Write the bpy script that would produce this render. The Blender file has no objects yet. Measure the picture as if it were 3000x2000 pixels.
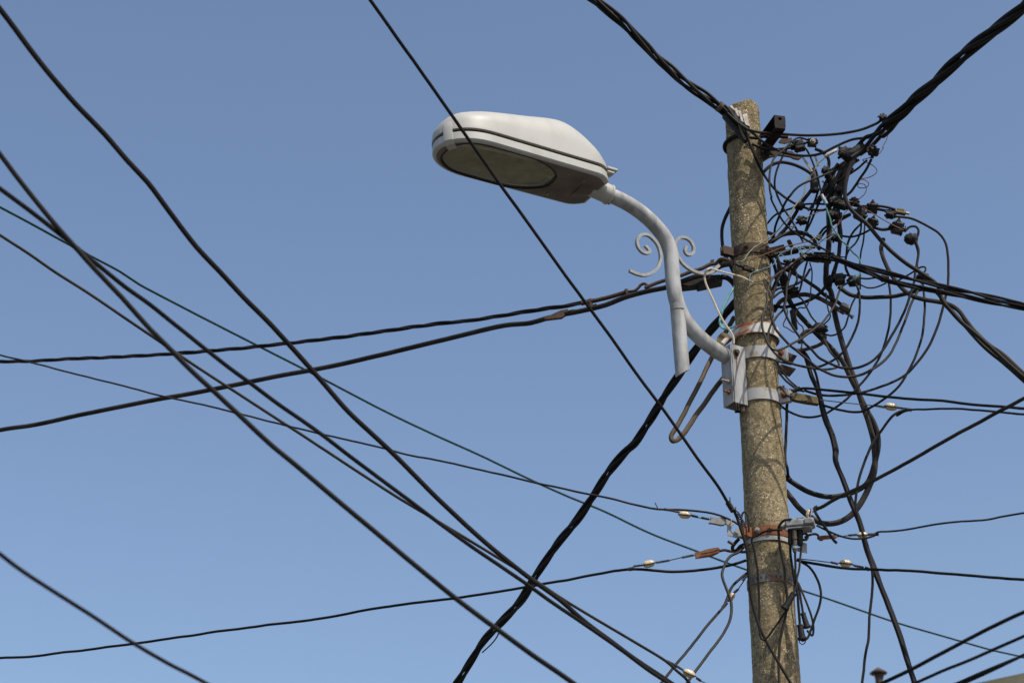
import bpy, bmesh, math, random
from mathutils import Vector, Matrix, noise
random.seed(7)
scene = bpy.context.scene
COL = scene.collection
R = math.radians
# ------------------------------------------------------------------ camera
F = 5833.0                      # focal length in pixels of a 3000 px wide frame (70 mm lens)
PITCH = R(26.5)
CAM = Vector((0, 0, 1.6))
cd = bpy.data.cameras.new('camera'); cam = bpy.data.objects.new('camera', cd); COL.objects.link(cam)
cam.location = CAM; cam.rotation_euler = (R(90) + PITCH, 0, 0)
cd.sensor_width = 36.0; cd.lens = F / 3000 * 36; cd.clip_start = 0.05; cd.clip_end = 3000
cd.dof.use_dof = True; cd.dof.focus_distance = 8.75; cd.dof.aperture_fstop = 4.5
scene.camera = cam
# ------------------------------------------------------------------ sky, sun, exposure
SUN_EL, SUN_AZ = R(55), R(40)   # the sun stands behind the camera, to its right
to_sun = Vector((math.sin(SUN_AZ) * math.cos(SUN_EL), -math.cos(SUN_AZ) * math.cos(SUN_EL), math.sin(SUN_EL)))
w = bpy.data.worlds.new('World'); scene.world = w; w.use_nodes = True
nt = w.node_tree; bg = nt.nodes['Background']
sky = nt.nodes.new('ShaderNodeTexSky'); sky.sky_type = 'NISHITA'; sky.sun_disc = False
sky.sun_elevation = SUN_EL; sky.sun_rotation = math.atan2(to_sun.x, to_sun.y)
sky.altitude = 100; sky.air_density = 1.0; sky.dust_density = 2.2; sky.ozone_density = 1.6
nt.links.new(sky.outputs[0], bg.inputs[0]); bg.inputs[1].default_value = 0.15
sd = bpy.data.lights.new('sun', 'SUN'); sd.energy = 3.6; sd.angle = R(0.53); sd.color = (1, 0.95, 0.86)
sun = bpy.data.objects.new('sun', sd); COL.objects.link(sun)
sun.rotation_euler = to_sun.to_track_quat('Z', 'Y').to_euler(); sun.location = (6, -6, 14)
vs = scene.view_settings; vs.view_transform = 'Standard'; vs.look = 'None'; vs.exposure = 0.1; vs.gamma = 1.0
# ------------------------------------------------------------------ from a sight line to a place in the world
Y0 = 7.86                       # distance of the pole
PX = 1.076                      # its place across the street
REG = {'S': (0, 0, 1), 'A': (2000, 250, .38259), 'B': (1950, 750, .38259), 'C': (1800, 1350, .41451), 'D': (2400, 1100, .57416),
       'E': (1250, 280, .2551), 'F': (1700, 500, .5102), 'G': (2400, 700, .31881), 'H': (1650, 0, .27636),
       'I': (0, 0, .5102), 'J': (0, 800, .5102), 'K': (900, 1200, .5102), 'L': (0, 1600, .42517), 'M': (2500, 0, .2551),
       'N': (2400, 1800, .2551), 'O': (2200, 350, .1594), 'P': (2100, 280, .14031), 'Q': (2200, 550, .1594), 'R': (2400, 420, .1594),
       'T': (2200, 750, .19136), 'U': (2050, 900, .22321), 'V': (2050, 1420, .1913), 'W': (1800, 650, .22321), 'X': (2150, 1650, .22321),
       'Y': (1250, 780, .27636)}
cP, sP = math.cos(PITCH), math.sin(PITCH)
def ray(px, py):
    u, v = (px - 1500) / F, (1000 - py) / F
    return Vector((u, cP - v * sP, sP + v * cP))
def at(px, py, dy=0.0):         # the point of that sight line on the upright plane dy metres behind the pole axis
    d = ray(px, py); return CAM + d * ((Y0 + dy) / d.y)
def depth(p): return (p.y - CAM.y) * cP + (p.z - CAM.z) * sP
def mpp(p): return depth(p) / F # metres per pixel there
def src(reg, x, y):
    a, b, s = REG[reg]; return a + x * s, b + y * s
AZ = R(-60); AD = Vector((math.sin(AZ), -math.cos(AZ), 0)); AN = Vector((AD.y, -AD.x, 0))
def arm_at(reg, x, y, off=0.0): # the point of that sight line on the upright plane the lamp arm lies in
    px, py = src(reg, x, y); d = ray(px, py); o = Vector((PX, Y0, 0)) + AN * off
    return CAM + d * ((o - CAM).dot(AN) / d.dot(AN))
def parse(s):
    reg = 'S'; out = []
    for t in s.split():
        if t in REG: reg = t; continue
        dy = None
        if ':' in t: t, e = t.split(':'); dy = float(e)
        x, y = t.split(','); px, py = src(reg, float(x), float(y)); out.append([px, py, dy])
    return out
def fill(pts, dflt):
    if all(p[2] is None for p in pts):
        a, b = (dflt, dflt) if not isinstance(dflt, tuple) else dflt
        pts[0][2] = a; pts[-1][2] = b
    if pts[0][2] is None: pts[0][2] = next(p[2] for p in pts if p[2] is not None)
    if pts[-1][2] is None: pts[-1][2] = next(p[2] for p in reversed(pts) if p[2] is not None)
    L = [0]
    for a, b in zip(pts, pts[1:]): L.append(L[-1] + math.hypot(a[0] - b[0], a[1] - b[1]) + 1e-6)
    k = [i for i, p in enumerate(pts) if p[2] is not None]
    for i, j in zip(k, k[1:]):
        for m in range(i + 1, j):
            f = (L[m] - L[i]) / (L[j] - L[i]); pts[m][2] = pts[i][2] * (1 - f) + pts[j][2] * f
    return pts
def path(s, dflt=-.06): return [at(*p) for p in fill(parse(s), dflt)]
def smooth(pts, step=None):
    n = len(pts)
    if n < 3:
        return [pts[0].lerp(pts[-1], i / 8) for i in range(9)]
    tot = sum((b - a).length for a, b in zip(pts, pts[1:]))
    step = step or max(.005, tot / 260)
    P = [pts[0] * 2 - pts[1]] + list(pts) + [pts[-1] * 2 - pts[-2]]
    out = []
    for i in range(1, n):
        p0, p1, p2, p3 = P[i - 1:i + 3]
        d0, d1, d2 = [max((a - b).length, 1e-5) ** .5 for a, b in ((p0, p1), (p1, p2), (p2, p3))]
        m1 = (p1 - p0) / d0 - (p2 - p0) / (d0 + d1) + (p2 - p1) / d1
        m2 = (p2 - p1) / d1 - (p3 - p1) / (d1 + d2) + (p3 - p2) / d2
        m1 *= d1; m2 *= d1
        k = max(2, int((p2 - p1).length / step))
        for j in range(k):
            t = j / k; t2 = t * t; t3 = t2 * t
            out.append(p1 * (2 * t3 - 3 * t2 + 1) + m1 * (t3 - 2 * t2 + t) + p2 * (-2 * t3 + 3 * t2) + m2 * (t3 - t2))
    out.append(pts[-1]); return out
def extend(pts, a=0, b=0):
    pts = list(pts)
    if a: pts.insert(0, pts[0] + (pts[0] - pts[min(3, len(pts) - 1)]).normalized() * a)
    if b: pts.append(pts[-1] + (pts[-1] - pts[max(-4, -len(pts))]).normalized() * b)
    return pts
# ------------------------------------------------------------------ meshes
class MB:
    def __init__(s): s.v = []; s.f = []
    def add(s, v, f):
        o = len(s.v); s.v += [tuple(x) for x in v]; s.f += [tuple(i + o for i in q) for q in f]; return s
    def tube(s, pts, r, n=8, caps=True, square=False, r1=None):
        T = []
        for i in range(len(pts)):
            t = pts[min(i + 1, len(pts) - 1)] - pts[max(i - 1, 0)]
            T.append(t.normalized() if t.length > 1e-9 else (T[-1] if T else Vector((0, 0, 1))))
        a = Vector((0, 0, 1)) if abs(T[0].z) < .9 else Vector((0, 1, 0))
        if square: a = Vector((0, 1, 0)) if isinstance(square, bool) else square
        u = (a - T[0] * a.dot(T[0])).normalized(); v = []; f = []
        for i, p in enumerate(pts):
            u = (u - T[i] * u.dot(T[i])).normalized(); b = T[i].cross(u)
            rr = r if r1 is None else r + (r1 - r) * i / (len(pts) - 1)
            if square:
                h = rr; v += [p + u * h + b * h, p - u * h + b * h, p - u * h - b * h, p + u * h - b * h]
            else:
                for k in range(n):
                    c = 2 * math.pi * k / n; v.append(p + u * (rr * math.cos(c)) + b * (rr * math.sin(c)))
        m = 4 if square else n
        for i in range(len(pts) - 1):
            for k in range(m):
                f.append((i * m + k, i * m + (k + 1) % m, (i + 1) * m + (k + 1) % m, (i + 1) * m + k))
        if caps: f.append(tuple(range(m - 1, -1, -1))); f.append(tuple((len(pts) - 1) * m + k for k in range(m)))
        return s.add(v, f)
    def box(s, c, ax, sz, bev=0.0):          # centre, three axes, full sizes; bev chamfers the edges along the third axis' face
        x, y, z = [a * (l / 2) for a, l in zip(ax, sz)]
        if bev <= 0:
            v = [c + x * i + y * j + z * k for i in (-1, 1) for j in (-1, 1) for k in (-1, 1)]
            return s.add(v, [(0, 1, 3, 2), (4, 6, 7, 5), (0, 4, 5, 1), (2, 3, 7, 6), (0, 2, 6, 4), (1, 5, 7, 3)])
        e = [1 - 2 * bev / l for l in sz]; bm = bmesh.new(); vv = []
        for i in (-1, 1):
            for j in (-1, 1):
                for k in (-1, 1):
                    vv += [bm.verts.new(c + x * i * e[0] + y * j * e[1] + z * k), bm.verts.new(c + x * i * e[0] + y * j + z * k * e[2]), bm.verts.new(c + x * i + y * j * e[1] + z * k * e[2])]
        bmesh.ops.convex_hull(bm, input=vv); bm.verts.index_update()
        s.add([q.co.copy() for q in bm.verts], [[q.index for q in fc.verts] for fc in bm.faces]); bm.free(); return s
    def prism(s, pts, off):                  # polygon swept along off
        n = len(pts)
        return s.add(list(pts) + [p + off for p in pts], [tuple(range(n)), tuple(range(2 * n - 1, n - 1, -1))] + [(i, (i + 1) % n + 0, (i + 1) % n + n, i + n)[::-1] for i in range(n)])
    def lathe(s, o, ax, prof, n=16):         # prof: (distance along ax, radius)
        ax = ax.normalized(); a = Vector((0, 0, 1)) if abs(ax.z) < .9 else Vector((1, 0, 0))
        u = (a - ax * a.dot(ax)).normalized(); b = ax.cross(u); v = []; f = []
        for (d, r) in prof:
            for k in range(n):
                c = 2 * math.pi * k / n; v.append(o + ax * d + u * (r * math.cos(c)) + b * (r * math.sin(c)))
        for i in range(len(prof) - 1):
            for k in range(n): f.append((i * n + k, i * n + (k + 1) % n, (i + 1) * n + (k + 1) % n, (i + 1) * n + k))
        f.append(tuple(range(n - 1, -1, -1))); f.append(tuple((len(prof) - 1) * n + k for k in range(n)))
        return s.add(v, f)
    def build(s, name, mat, parent=None, flat=None):
        me = bpy.data.meshes.new(name); me.from_pydata(s.v, [], s.f)
        bm = bmesh.new(); bm.from_mesh(me); bmesh.ops.recalc_face_normals(bm, faces=bm.faces); bm.to_mesh(me); bm.free()
        me.polygons.foreach_set('use_smooth', [True] * len(me.polygons))
        if hasattr(me, 'set_sharp_from_angle'): me.set_sharp_from_angle(angle=R(flat or 38))
        me.materials.append(mat); o = bpy.data.objects.new(name, me); COL.objects.link(o)
        if parent:
            o.parent = parent; o.matrix_parent_inverse = parent.matrix_world.inverted()
        return o
def tag(o, label, cat, group=None, kind=None):
    if label: o['label'] = label
    if cat: o['category'] = cat
    if group: o['group'] = group
    if kind: o['kind'] = kind
    return o
def empty(name, loc, label, cat, group=None):
    o = bpy.data.objects.new(name, None); COL.objects.link(o); o.empty_display_size = .05
    o.matrix_world = Matrix.Translation(loc); return tag(o, label, cat, group)
# ------------------------------------------------------------------ materials
def mat(name, base, rough=.6, metal=0.0, spec=.4, var=None, scale=30, bump=0.0, rnd=0.0, detail=6, lo=.35, hi=.65, stretch=None):
    m = bpy.data.materials.new(name); m.use_nodes = True; t = m.node_tree; b = t.nodes['Principled BSDF']
    b.inputs['Roughness'].default_value = rough; b.inputs['Metallic'].default_value = metal
    b.inputs['Specular IOR Level'].default_value = spec; b.inputs['Base Color'].default_value = (*base, 1)
    if var or bump:
        tc = t.nodes.new('ShaderNodeTexCoord'); nz = t.nodes.new('ShaderNodeTexNoise'); nz.inputs['Scale'].default_value = scale; nz.inputs['Detail'].default_value = detail
        if stretch:
            mp = t.nodes.new('ShaderNodeMapping'); mp.inputs['Scale'].default_value = stretch
            t.links.new(tc.outputs['Object'], mp.inputs[0]); t.links.new(mp.outputs[0], nz.inputs['Vector'])
        else: t.links.new(tc.outputs['Object'], nz.inputs['Vector'])
        rp = t.nodes.new('ShaderNodeValToRGB'); rp.color_ramp.elements[0].position = lo; rp.color_ramp.elements[1].position = hi
        rp.color_ramp.elements[0].color = (*base, 1); rp.color_ramp.elements[1].color = (*(var or base), 1)
        t.links.new(nz.outputs['Fac'], rp.inputs[0]); last = rp.outputs[0]
        if rnd:
            oi = t.nodes.new('ShaderNodeObjectInfo'); mr = t.nodes.new('ShaderNodeMapRange'); mr.inputs[3].default_value = 1 - rnd; mr.inputs[4].default_value = 1 + rnd
            mx = t.nodes.new('ShaderNodeVectorMath'); mx.operation = 'SCALE'
            t.links.new(oi.outputs['Random'], mr.inputs[0]); t.links.new(last, mx.inputs[0]); t.links.new(mr.outputs[0], mx.inputs['Scale']); last = mx.outputs[0]
        t.links.new(last, b.inputs['Base Color'])
        if bump:
            bp = t.nodes.new('ShaderNodeBump'); bp.inputs['Strength'].default_value = bump; bp.inputs['Distance'].default_value = .004
            t.links.new(nz.outputs['Fac'], bp.inputs['Height']); t.links.new(bp.outputs[0], b.inputs['Normal'])
    return m
M = {}
M['black'] = mat('black_sheath', (.010, .008, .007), .6, 0, .18, (.021, .017, .015), 9, .15, .35)
M['grey'] = mat('weathered_sheath', (.017, .014, .011), .6, 0, .2, (.040, .033, .026), 12, .15, .25)
M['brown'] = mat('brown_sheath', (.05, .03, .02), .6, 0, .3, (.085, .055, .035), 14, .15, .2)
M['tan'] = mat('faded_tan_sheath', (.075, .052, .032), .65, 0, .3, (.115, .08, .048), 10, .1)
M['green'] = mat('green_sheath', (.005, .024, .016), .6, 0, .2, (.007, .034, .023), 5)
M['cream'] = mat('cream_sheath', (.62, .53, .40), .55, 0, .4, (.5, .42, .31), 18)
M['cyan'] = mat('pale_cyan_sheath', (.22, .52, .48), .5, 0, .4, (.16, .42, .40), 15)
M['olive'] = mat('olive_sheath', (.30, .27, .13), .5, 0, .4, (.16, .20, .13), 7)
M['seagreen'] = mat('sea_green_sheath', (.14, .30, .22), .5, 0, .4, (.10, .24, .20), 9)
M['orange'] = mat('tarnished_copper', (.16, .065, .014), .5, .2, .5, (.08, .035, .012), 20)
M['copper'] = mat('copper_wire', (.20, .075, .045), .45, .5, .5, (.12, .045, .03), 20)
M['paleblue'] = mat('pale_blue_sheath', (.22, .34, .36), .5, 0, .4, (.15, .25, .28), 20)
M['tie'] = mat('dark_tie_wire', (.045, .042, .04), .55, .5, .4, (.09, .08, .07), 60)
M['steel'] = mat('dark_bracket_steel', (.012, .009, .008), .7, .1, .25, (.03, .018, .012), 40, .3)
M['rustbrown'] = mat('brown_rusted_steel', (.048, .032, .023), .75, .1, .3, (.085, .053, .035), 35, .3)
M['rust'] = mat('orange_rust', (.16, .058, .024), .8, 0, .3, (.25, .10, .042), 40, .3)
M['rustpaint'] = mat('white_paint_over_rust', (.30, .10, .035), .7, 0, .3, (.62, .58, .52), 14, .2, 0, 8, .40, .50, (.6, .6, 2.2))
M['galv'] = mat('galvanised_steel', (.245, .238, .222), .6, .0, .35, (.43, .425, .41), 17, .14, 0, 9, .40, .62, (1, 1, .35))
M['galvbolt'] = mat('galvanised_bolt', (.42, .40, .37), .5, .5, .5, (.3, .22, .15), 60)
M['scroll'] = mat('grey_painted_iron', (.24, .238, .23), .6, .0, .35, (.34, .335, .32), 40, .2)
M['alu'] = mat('cast_aluminium', (.20, .195, .18), .6, .1, .3, (.34, .33, .315), 30, .2)
M['porcelain'] = mat('cream_porcelain', (.60, .46, .27), .25, 0, .5, (.66, .54, .36), 30)
M['plastic'] = mat('black_connector_plastic', (.010, .009, .008), .6, 0, .25, (.022, .019, .016), 60, .4, .3)
M['brass'] = mat('dull_brass', (.16, .12, .05), .55, .5, .4, (.09, .07, .035), 50, .2)
M['whitetape'] = mat('white_tape', (.6, .55, .5), .6, 0, .3, (.45, .38, .33), 70)
M['bluetape'] = mat('blue_tape', (.16, .33, .40), .6, 0, .3, (.35, .45, .48), 80)
M['lamp'] = mat('lamp_off_white_paint', (.45, .435, .39), .45, 0, .35, (.385, .365, .315), 11, 0, 0, 10, .46, .8, (1.4, 1.4, .6))
M['lampbase'] = mat('lamp_underside_shade_brown', (.18, .152, .122), .6, 0, .25, (.115, .094, .073), 9, 0, 0, 8, .4, .7)  # brown tint, darkened so the colour carries the shade under the lamp head
M['gasket'] = mat('dark_gasket', (.03, .025, .022), .8)
M['reflector'] = mat('reflector_metal', (.58, .55, .42), .5, .0, .3, (.42, .40, .29), 20)
def glass():
    m = bpy.data.materials.new('dusty_lamp_glass'); m.use_nodes = True; b = m.node_tree.nodes['Principled BSDF']
    b.inputs['Base Color'].default_value = (.80, .78, .62, 1); b.inputs['Roughness'].default_value = .05
    b.inputs['Transmission Weight'].default_value = .9; b.inputs['IOR'].default_value = 1.45; return m
M['glass'] = glass()
def concrete():
    m = bpy.data.materials.new('aggregate_concrete'); m.use_nodes = True; t = m.node_tree; N = t.nodes.new; L = t.links.new; b = t.nodes['Principled BSDF']
    b.inputs['Roughness'].default_value = .9; b.inputs['Specular IOR Level'].default_value = .2
    tc = N('ShaderNodeTexCoord')
    def nz(scale, det=6, vec=None):
        n = N('ShaderNodeTexNoise'); n.inputs['Scale'].default_value = scale; n.inputs['Detail'].default_value = det; L(vec or tc.outputs['Object'], n.inputs['Vector']); return n.outputs['Fac']
    def ramp(f, a, ca, b_, cb):
        r = N('ShaderNodeValToRGB'); e = r.color_ramp.elements; e[0].position = a; e[1].position = b_; e[0].color = (*ca, 1); e[1].color = (*cb, 1); L(f, r.inputs[0]); return r.outputs[0]
    def mix(f, a, b_):
        x = N('ShaderNodeMix'); x.data_type = 'RGBA'; L(f, x.inputs[0]); L(a, x.inputs[6]); L(b_, x.inputs[7]); return x.outputs[2]
    def rgb(c): r = N('ShaderNodeRGB'); r.outputs[0].default_value = (*c, 1); return r.outputs[0]
    def math_(op, a, b_):
        x = N('ShaderNodeMath'); x.operation = op
        for i, q in enumerate((a, b_)):
            if isinstance(q, (int, float)): x.inputs[i].default_value = q
            else: L(q, x.inputs[i])
        return x.outputs[0]
    base = ramp(nz(55, 8), .35, (.165, .122, .064), .68, (.345, .275, .160))
    sep = N('ShaderNodeSeparateXYZ'); L(tc.outputs['Object'], sep.inputs[0])
    mr = N('ShaderNodeMapRange'); mr.inputs[1].default_value = 5.1; mr.inputs[2].default_value = 6.6; L(sep.outputs['Z'], mr.inputs[0])
    moss = mix(math_('MULTIPLY', mr.outputs[0], ramp(nz(14, 5), .3, (.1, .1, .1), .7, (.75, .75, .75))), base, rgb((.105, .080, .030)))
    blotch = mix(ramp(nz(7, 6), .52, (0, 0, 0), .72, (.35, .35, .35)), moss, rgb((.13, .095, .05)))
    wn = N('ShaderNodeTexNoise'); wn.inputs['Scale'].default_value = 160; wn.inputs['Detail'].default_value = 3; L(tc.outputs['Object'], wn.inputs['Vector'])
    wm = N('ShaderNodeVectorMath'); wm.operation = 'MULTIPLY_ADD'; wm.inputs[1].default_value = (.014, .014, .014); L(wn.outputs['Color'], wm.inputs[0]); L(tc.outputs['Object'], wm.inputs[2]); warp = wm.outputs[0]
    sm = N('ShaderNodeMapping'); sm.inputs['Scale'].default_value = (26, 26, 1.6); L(tc.outputs['Object'], sm.inputs[0])
    streak = ramp(nz(1.0, 5, sm.outputs[0]), .5, (0, 0, 0), .72, (.5, .5, .5))
    blotch = mix(streak, blotch, rgb((.085, .055, .024)))
    def chips(scale, thr, mask):
        v = N('ShaderNodeTexVoronoi'); v.inputs['Scale'].default_value = scale; v.inputs['Randomness'].default_value = 1; L(warp, v.inputs['Vector'])
        sz = N('ShaderNodeSeparateColor'); L(v.outputs['Color'], sz.inputs[0])
        lim = math_('MULTIPLY', math_('POWER', sz.outputs[0], 3.0), thr)
        return math_('MULTIPLY', math_('LESS_THAN', v.outputs['Distance'], lim), mask)
    c1 = chips(140, .56, ramp(nz(9, 4), .38, (0, 0, 0), .5, (1, 1, 1)))
    c2 = chips(260, .54, ramp(nz(16, 4), .42, (0, 0, 0), .52, (1, 1, 1)))
    c3 = chips(210, .5, ramp(nz(12, 4), .45, (0, 0, 0), .55, (1, 1, 1)))
    lite = mix(c2, mix(c1, blotch, rgb((.60, .51, .35))), rgb((.52, .43, .29)))
    dark = mix(c3, lite, rgb((.035, .028, .02)))
    L(dark, b.inputs['Base Color'])
    h = math_('ADD', math_('ADD', nz(120, 6), math_('MULTIPLY', c1, .35)), math_('MULTIPLY', c3, -.5))
    bp = N('ShaderNodeBump'); bp.inputs['Strength'].default_value = .65; bp.inputs['Distance'].default_value = .004; L(h, bp.inputs['Height']); L(bp.outputs[0], b.inputs['Normal'])
    return m
M['concrete'] = concrete()
M['ground'] = mat('worn_asphalt', (.038, .036, .034), .9, 0, .3, (.055, .052, .048), 3, .2)
M['pave'] = mat('pavement_concrete', (.25, .24, .22), .9, 0, .3, (.33, .32, .29), 5, .2)
M['plaster'] = mat('house_plaster', (.42, .38, .30), .9, 0, .2, (.5, .46, .37), 3, .1)
M['roof'] = mat('olive_roof_board', (.10, .095, .06), .8, 0, .3, (.14, .13, .085), 6, .2)
M['tile'] = mat('roof_tile', (.22, .085, .05), .85, 0, .3, (.30, .13, .08), 5, .2)
M['flue'] = mat('rusty_flue', (.03, .034, .024), .6, .2, .4, (.15, .075, .025), 9, .2, 0, 6, .45, .6)
M['window'] = mat('window_glass', (.03, .035, .04), .08, 0, .5)
M['wood'] = mat('window_frame_paint', (.45, .4, .32), .6)
M['strap'] = mat('rust_stained_strap', (.17, .16, .14), .6, .3, .4, (.17, .08, .035), 22, .1, 0, 6, .5, .6)
M['galvband'] = mat('stained_galvanised_band', (.40, .395, .38), .6, 0, .3, (.30, .22, .11), 18, .08, 0, 7, .52, .72)
# ------------------------------------------------------------------ the setting
def sheet(name, x0, x1, y0, y1, z, mt):
    o = MB().add([(x0, y0, z), (x1, y0, z), (x1, y1, z), (x0, y1, z)], [(0, 1, 2, 3)]).build(name, mt); o['kind'] = 'structure'; return o
sheet('ground', -600, 600, -600, 900, 0, M['ground'])
pv = MB().box(Vector((0, 8.6, .06)), (Vector((1, 0, 0)), Vector((0, 1, 0)), Vector((0, 0, 1))), (120, 2.6, .12), .02).build('pavement', M['pave']); pv['kind'] = 'structure'
EX, EY, EZ = Vector((1, 0, 0)), Vector((0, 1, 0)), Vector((0, 0, 1))
# the house whose gable and flue pipe just reach into the lower right corner
def house():
    ya = 20.0 - Y0
    a, b = at(2930, 2012, ya), at(3000, 1997, ya)
    sl = (b.z - a.z) / (b.x - a.x)
    xe = at(2300, 2000, ya).x; ze = a.z + (xe - a.x) * sl; xr = xe + 7.0; zr = ze + 7.0 * sl; x1 = xr + 7.0
    root = empty('house', (xe, 20, 0), 'plastered house far behind whose olive roof edge shows in the lower right corner', 'house')
    w = MB(); yA, yB = 20.45, 29.0
    prof = [(xe + .5, 0), (x1 - .5, 0), (x1 - .5, ze + .5 * sl - .16), (xr, zr - .16), (xe + .5, ze + .5 * sl - .16)]
    w.prism([Vector((x, yA, z)) for x, z in prof], Vector((0, yB - yA, 0))); w.build('wall', M['plaster'], root)
    for (xa, za, xb, zb) in ((xe, ze, xr, zr), (x1, ze, xr, zr)):
        s = MB(); s.prism([Vector((xa, 20, za)), Vector((xb, 20, zb)), Vector((xb, 20, zb - .14)), Vector((xa, 20, za - .14))], Vector((0, 9.6, 0))); rf = s.build('roof_slope', M['roof'], root)
        s = MB(); s.prism([Vector((xa, 19.97, za + .09)), Vector((xb, 19.97, zb + .09)), Vector((xb, 19.97, zb - .18)), Vector((xa, 19.97, za - .18))], Vector((0, .028, 0))); s.build('verge_board', M['roof'], rf)
        t = MB()
        for k in range(22):
            f0 = k / 22; f1 = (k + 1) / 22 + .006
            p = [Vector((xa + (xb - xa) * f, 20.12, za + (zb - za) * f + h)) for f, h in ((f0, .012), (f1, .004), (f1, .03), (f0, .045))]
            t.prism(p, Vector((0, 9.3, 0)))
        t.build('roof_tiles', M['tile'], rf)['kind'] = 'stuff'
    for i in range(3):
        cx = xe + 3 + i * 4; f = MB()
        for sx in (-.55, .55): f.box(Vector((cx + sx, 20.43, 4.2)), (EX, EY, EZ), (.1, .14, 1.5), .01)
        for sz in (-.7, .7): f.box(Vector((cx, 20.43, 4.2 + sz)), (EX, EY, EZ), (1.0, .14, .1), .01)
        f.box(Vector((cx, 20.42, 4.2)), (EX, EY, EZ), (.06, .12, 1.3), .01)
        fr = f.build('window', M['wood'], root); MB().box(Vector((cx, 20.445, 4.2)), (EX, EY, EZ), (1.0, .02, 1.3)).build('pane', M['window'], fr)
    # the flue pipe
    yf = 24.0 - Y0; c = at(2574, 1975, yf); k = mpp(c); top = at(2573, 1953, yf).z
    zb = ze + (c.x - xe) * sl - .1
    fl = empty('flue_pipe', (c.x, 24, zb), 'rusty flue pipe with a conical rain cap, beyond the wires', 'flue')
    r = 11 * k
    MB().lathe(Vector((c.x, 24, zb)), EZ, [(0, r), (top - zb - .13, r), (top - zb - .13, r * 1.14), (top - zb - .10, r * 1.14), (top - zb - .10, r), (top - zb - .03, r)], 20).build('pipe', M['flue'], fl)
    MB().lathe(Vector((c.x, 24, top - .085)), EZ, [(0, 25 * k), (.012, 25.5 * k), (.05, 13 * k), (.085, .006)], 24).build('rain_cap', M['flue'], fl)
    for q in range(3):
        an = q * 2.09; MB().tube([Vector((c.x + math.cos(an) * r, 24 + math.sin(an) * r, top - .16)), Vector((c.x + math.cos(an) * r * 1.5, 24 + math.sin(an) * r * 1.5, top - .06))], .006, 5).build('cap_strut', M['flue'], fl)
house()
# ------------------------------------------------------------------ the concrete pole
def pole_fit():
    rows = [(340, 100), (900, 112), (1400, 127), (2000, 139)]
    d = []
    for py, wd in rows:
        p = at(2172 + (py - 310) * .061, py); d.append((p.z, wd / 2 * mpp(p)))
    n = len(d); mz = sum(a for a, _ in d) / n; mr = sum(b for _, b in d) / n
    k = sum((a - mz) * (b - mr) for a, b in d) / sum((a - mz) ** 2 for a, _ in d)
    return lambda z: mr + k * (z - mz)
PR = pole_fit()
TOP = at(2170, 307, -.02).z
def pole_z(py):                  # height at which the front of the pole shows at that image row
    z = at(2220, py, 0).z
    for _ in range(4): z = at(2172 + (py - 310) * .061, py, -PR(z)).z
    return z
def on_pole(az, z, out=0.0):     # az from the camera side towards the right
    r = PR(z) + out; return Vector((PX + math.sin(az) * r, Y0 - math.cos(az) * r, z))
def pole():
    NA, NZ = 120, 560; v = []; f = []
    for i in range(NZ + 1):
        t = i / NZ; z = TOP * (1 - (1 - t) ** 1.35)
        for k in range(NA):
            a = 2 * math.pi * k / NA; r = PR(z); q = Vector((math.sin(a) * r, -math.cos(a) * r, z))
            n1 = noise.fractal(q * 45, 1, 2, 4) * .0016 + noise.noise(q * 9) * .0022
            pit = noise.noise(q * 75 + Vector((3, 1, 7))); n1 -= max(0, pit - .42) * .010
            # the mould seam down the left side, ragged
            da = (a - R(-72) + math.pi) % (2 * math.pi) - math.pi
            s = math.exp(-(da / .07) ** 2); n1 += s * (.0022 + .004 * noise.noise(Vector((z * 30, 5, 1))))
            tt = TOP - z
            e = .02 + .010 * noise.noise(Vector((math.sin(a) * 2, math.cos(a) * 2, 9)))
            if tt < e: n1 -= (1 - tt / e) ** 2 * .018
            q2 = Vector((PX + math.sin(a) * (r + n1), Y0 - math.cos(a) * (r + n1), z))
            if tt < .06: q2.z += (noise.noise(Vector((math.sin(a) * 1.6, math.cos(a) * 1.6, 4))) * .018 + (math.sin(a) * .012)) * (1 - tt / .06)
            v.append(q2)
    for i in range(NZ):
        for k in range(NA): f.append((i * NA + k, i * NA + (k + 1) % NA, (i + 1) * NA + (k + 1) % NA, (i + 1) * NA + k))
    b0 = NZ * NA; prev = b0      # rough closed top
    for ring, sc in ((1, .66), (2, .3)):
        o = len(v)
        for k in range(NA):
            p = v[b0 + k]; q = Vector((PX + (p.x - PX) * sc, Y0 + (p.y - Y0) * sc, p.z + .012 * (1 - sc) + .008 * noise.noise(p * 60)))
            v.append(q)
        for k in range(NA): f.append((prev + k, prev + (k + 1) % NA, o + (k + 1) % NA, o + k))
        prev = o
    f.append(tuple(prev + k for k in range(NA)))
    o = MB().add(v, f).build('utility_pole', M['concrete'], None, 180)
    return tag(o, 'weathered round concrete utility pole with exposed white aggregate', 'pole')
pole()
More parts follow.
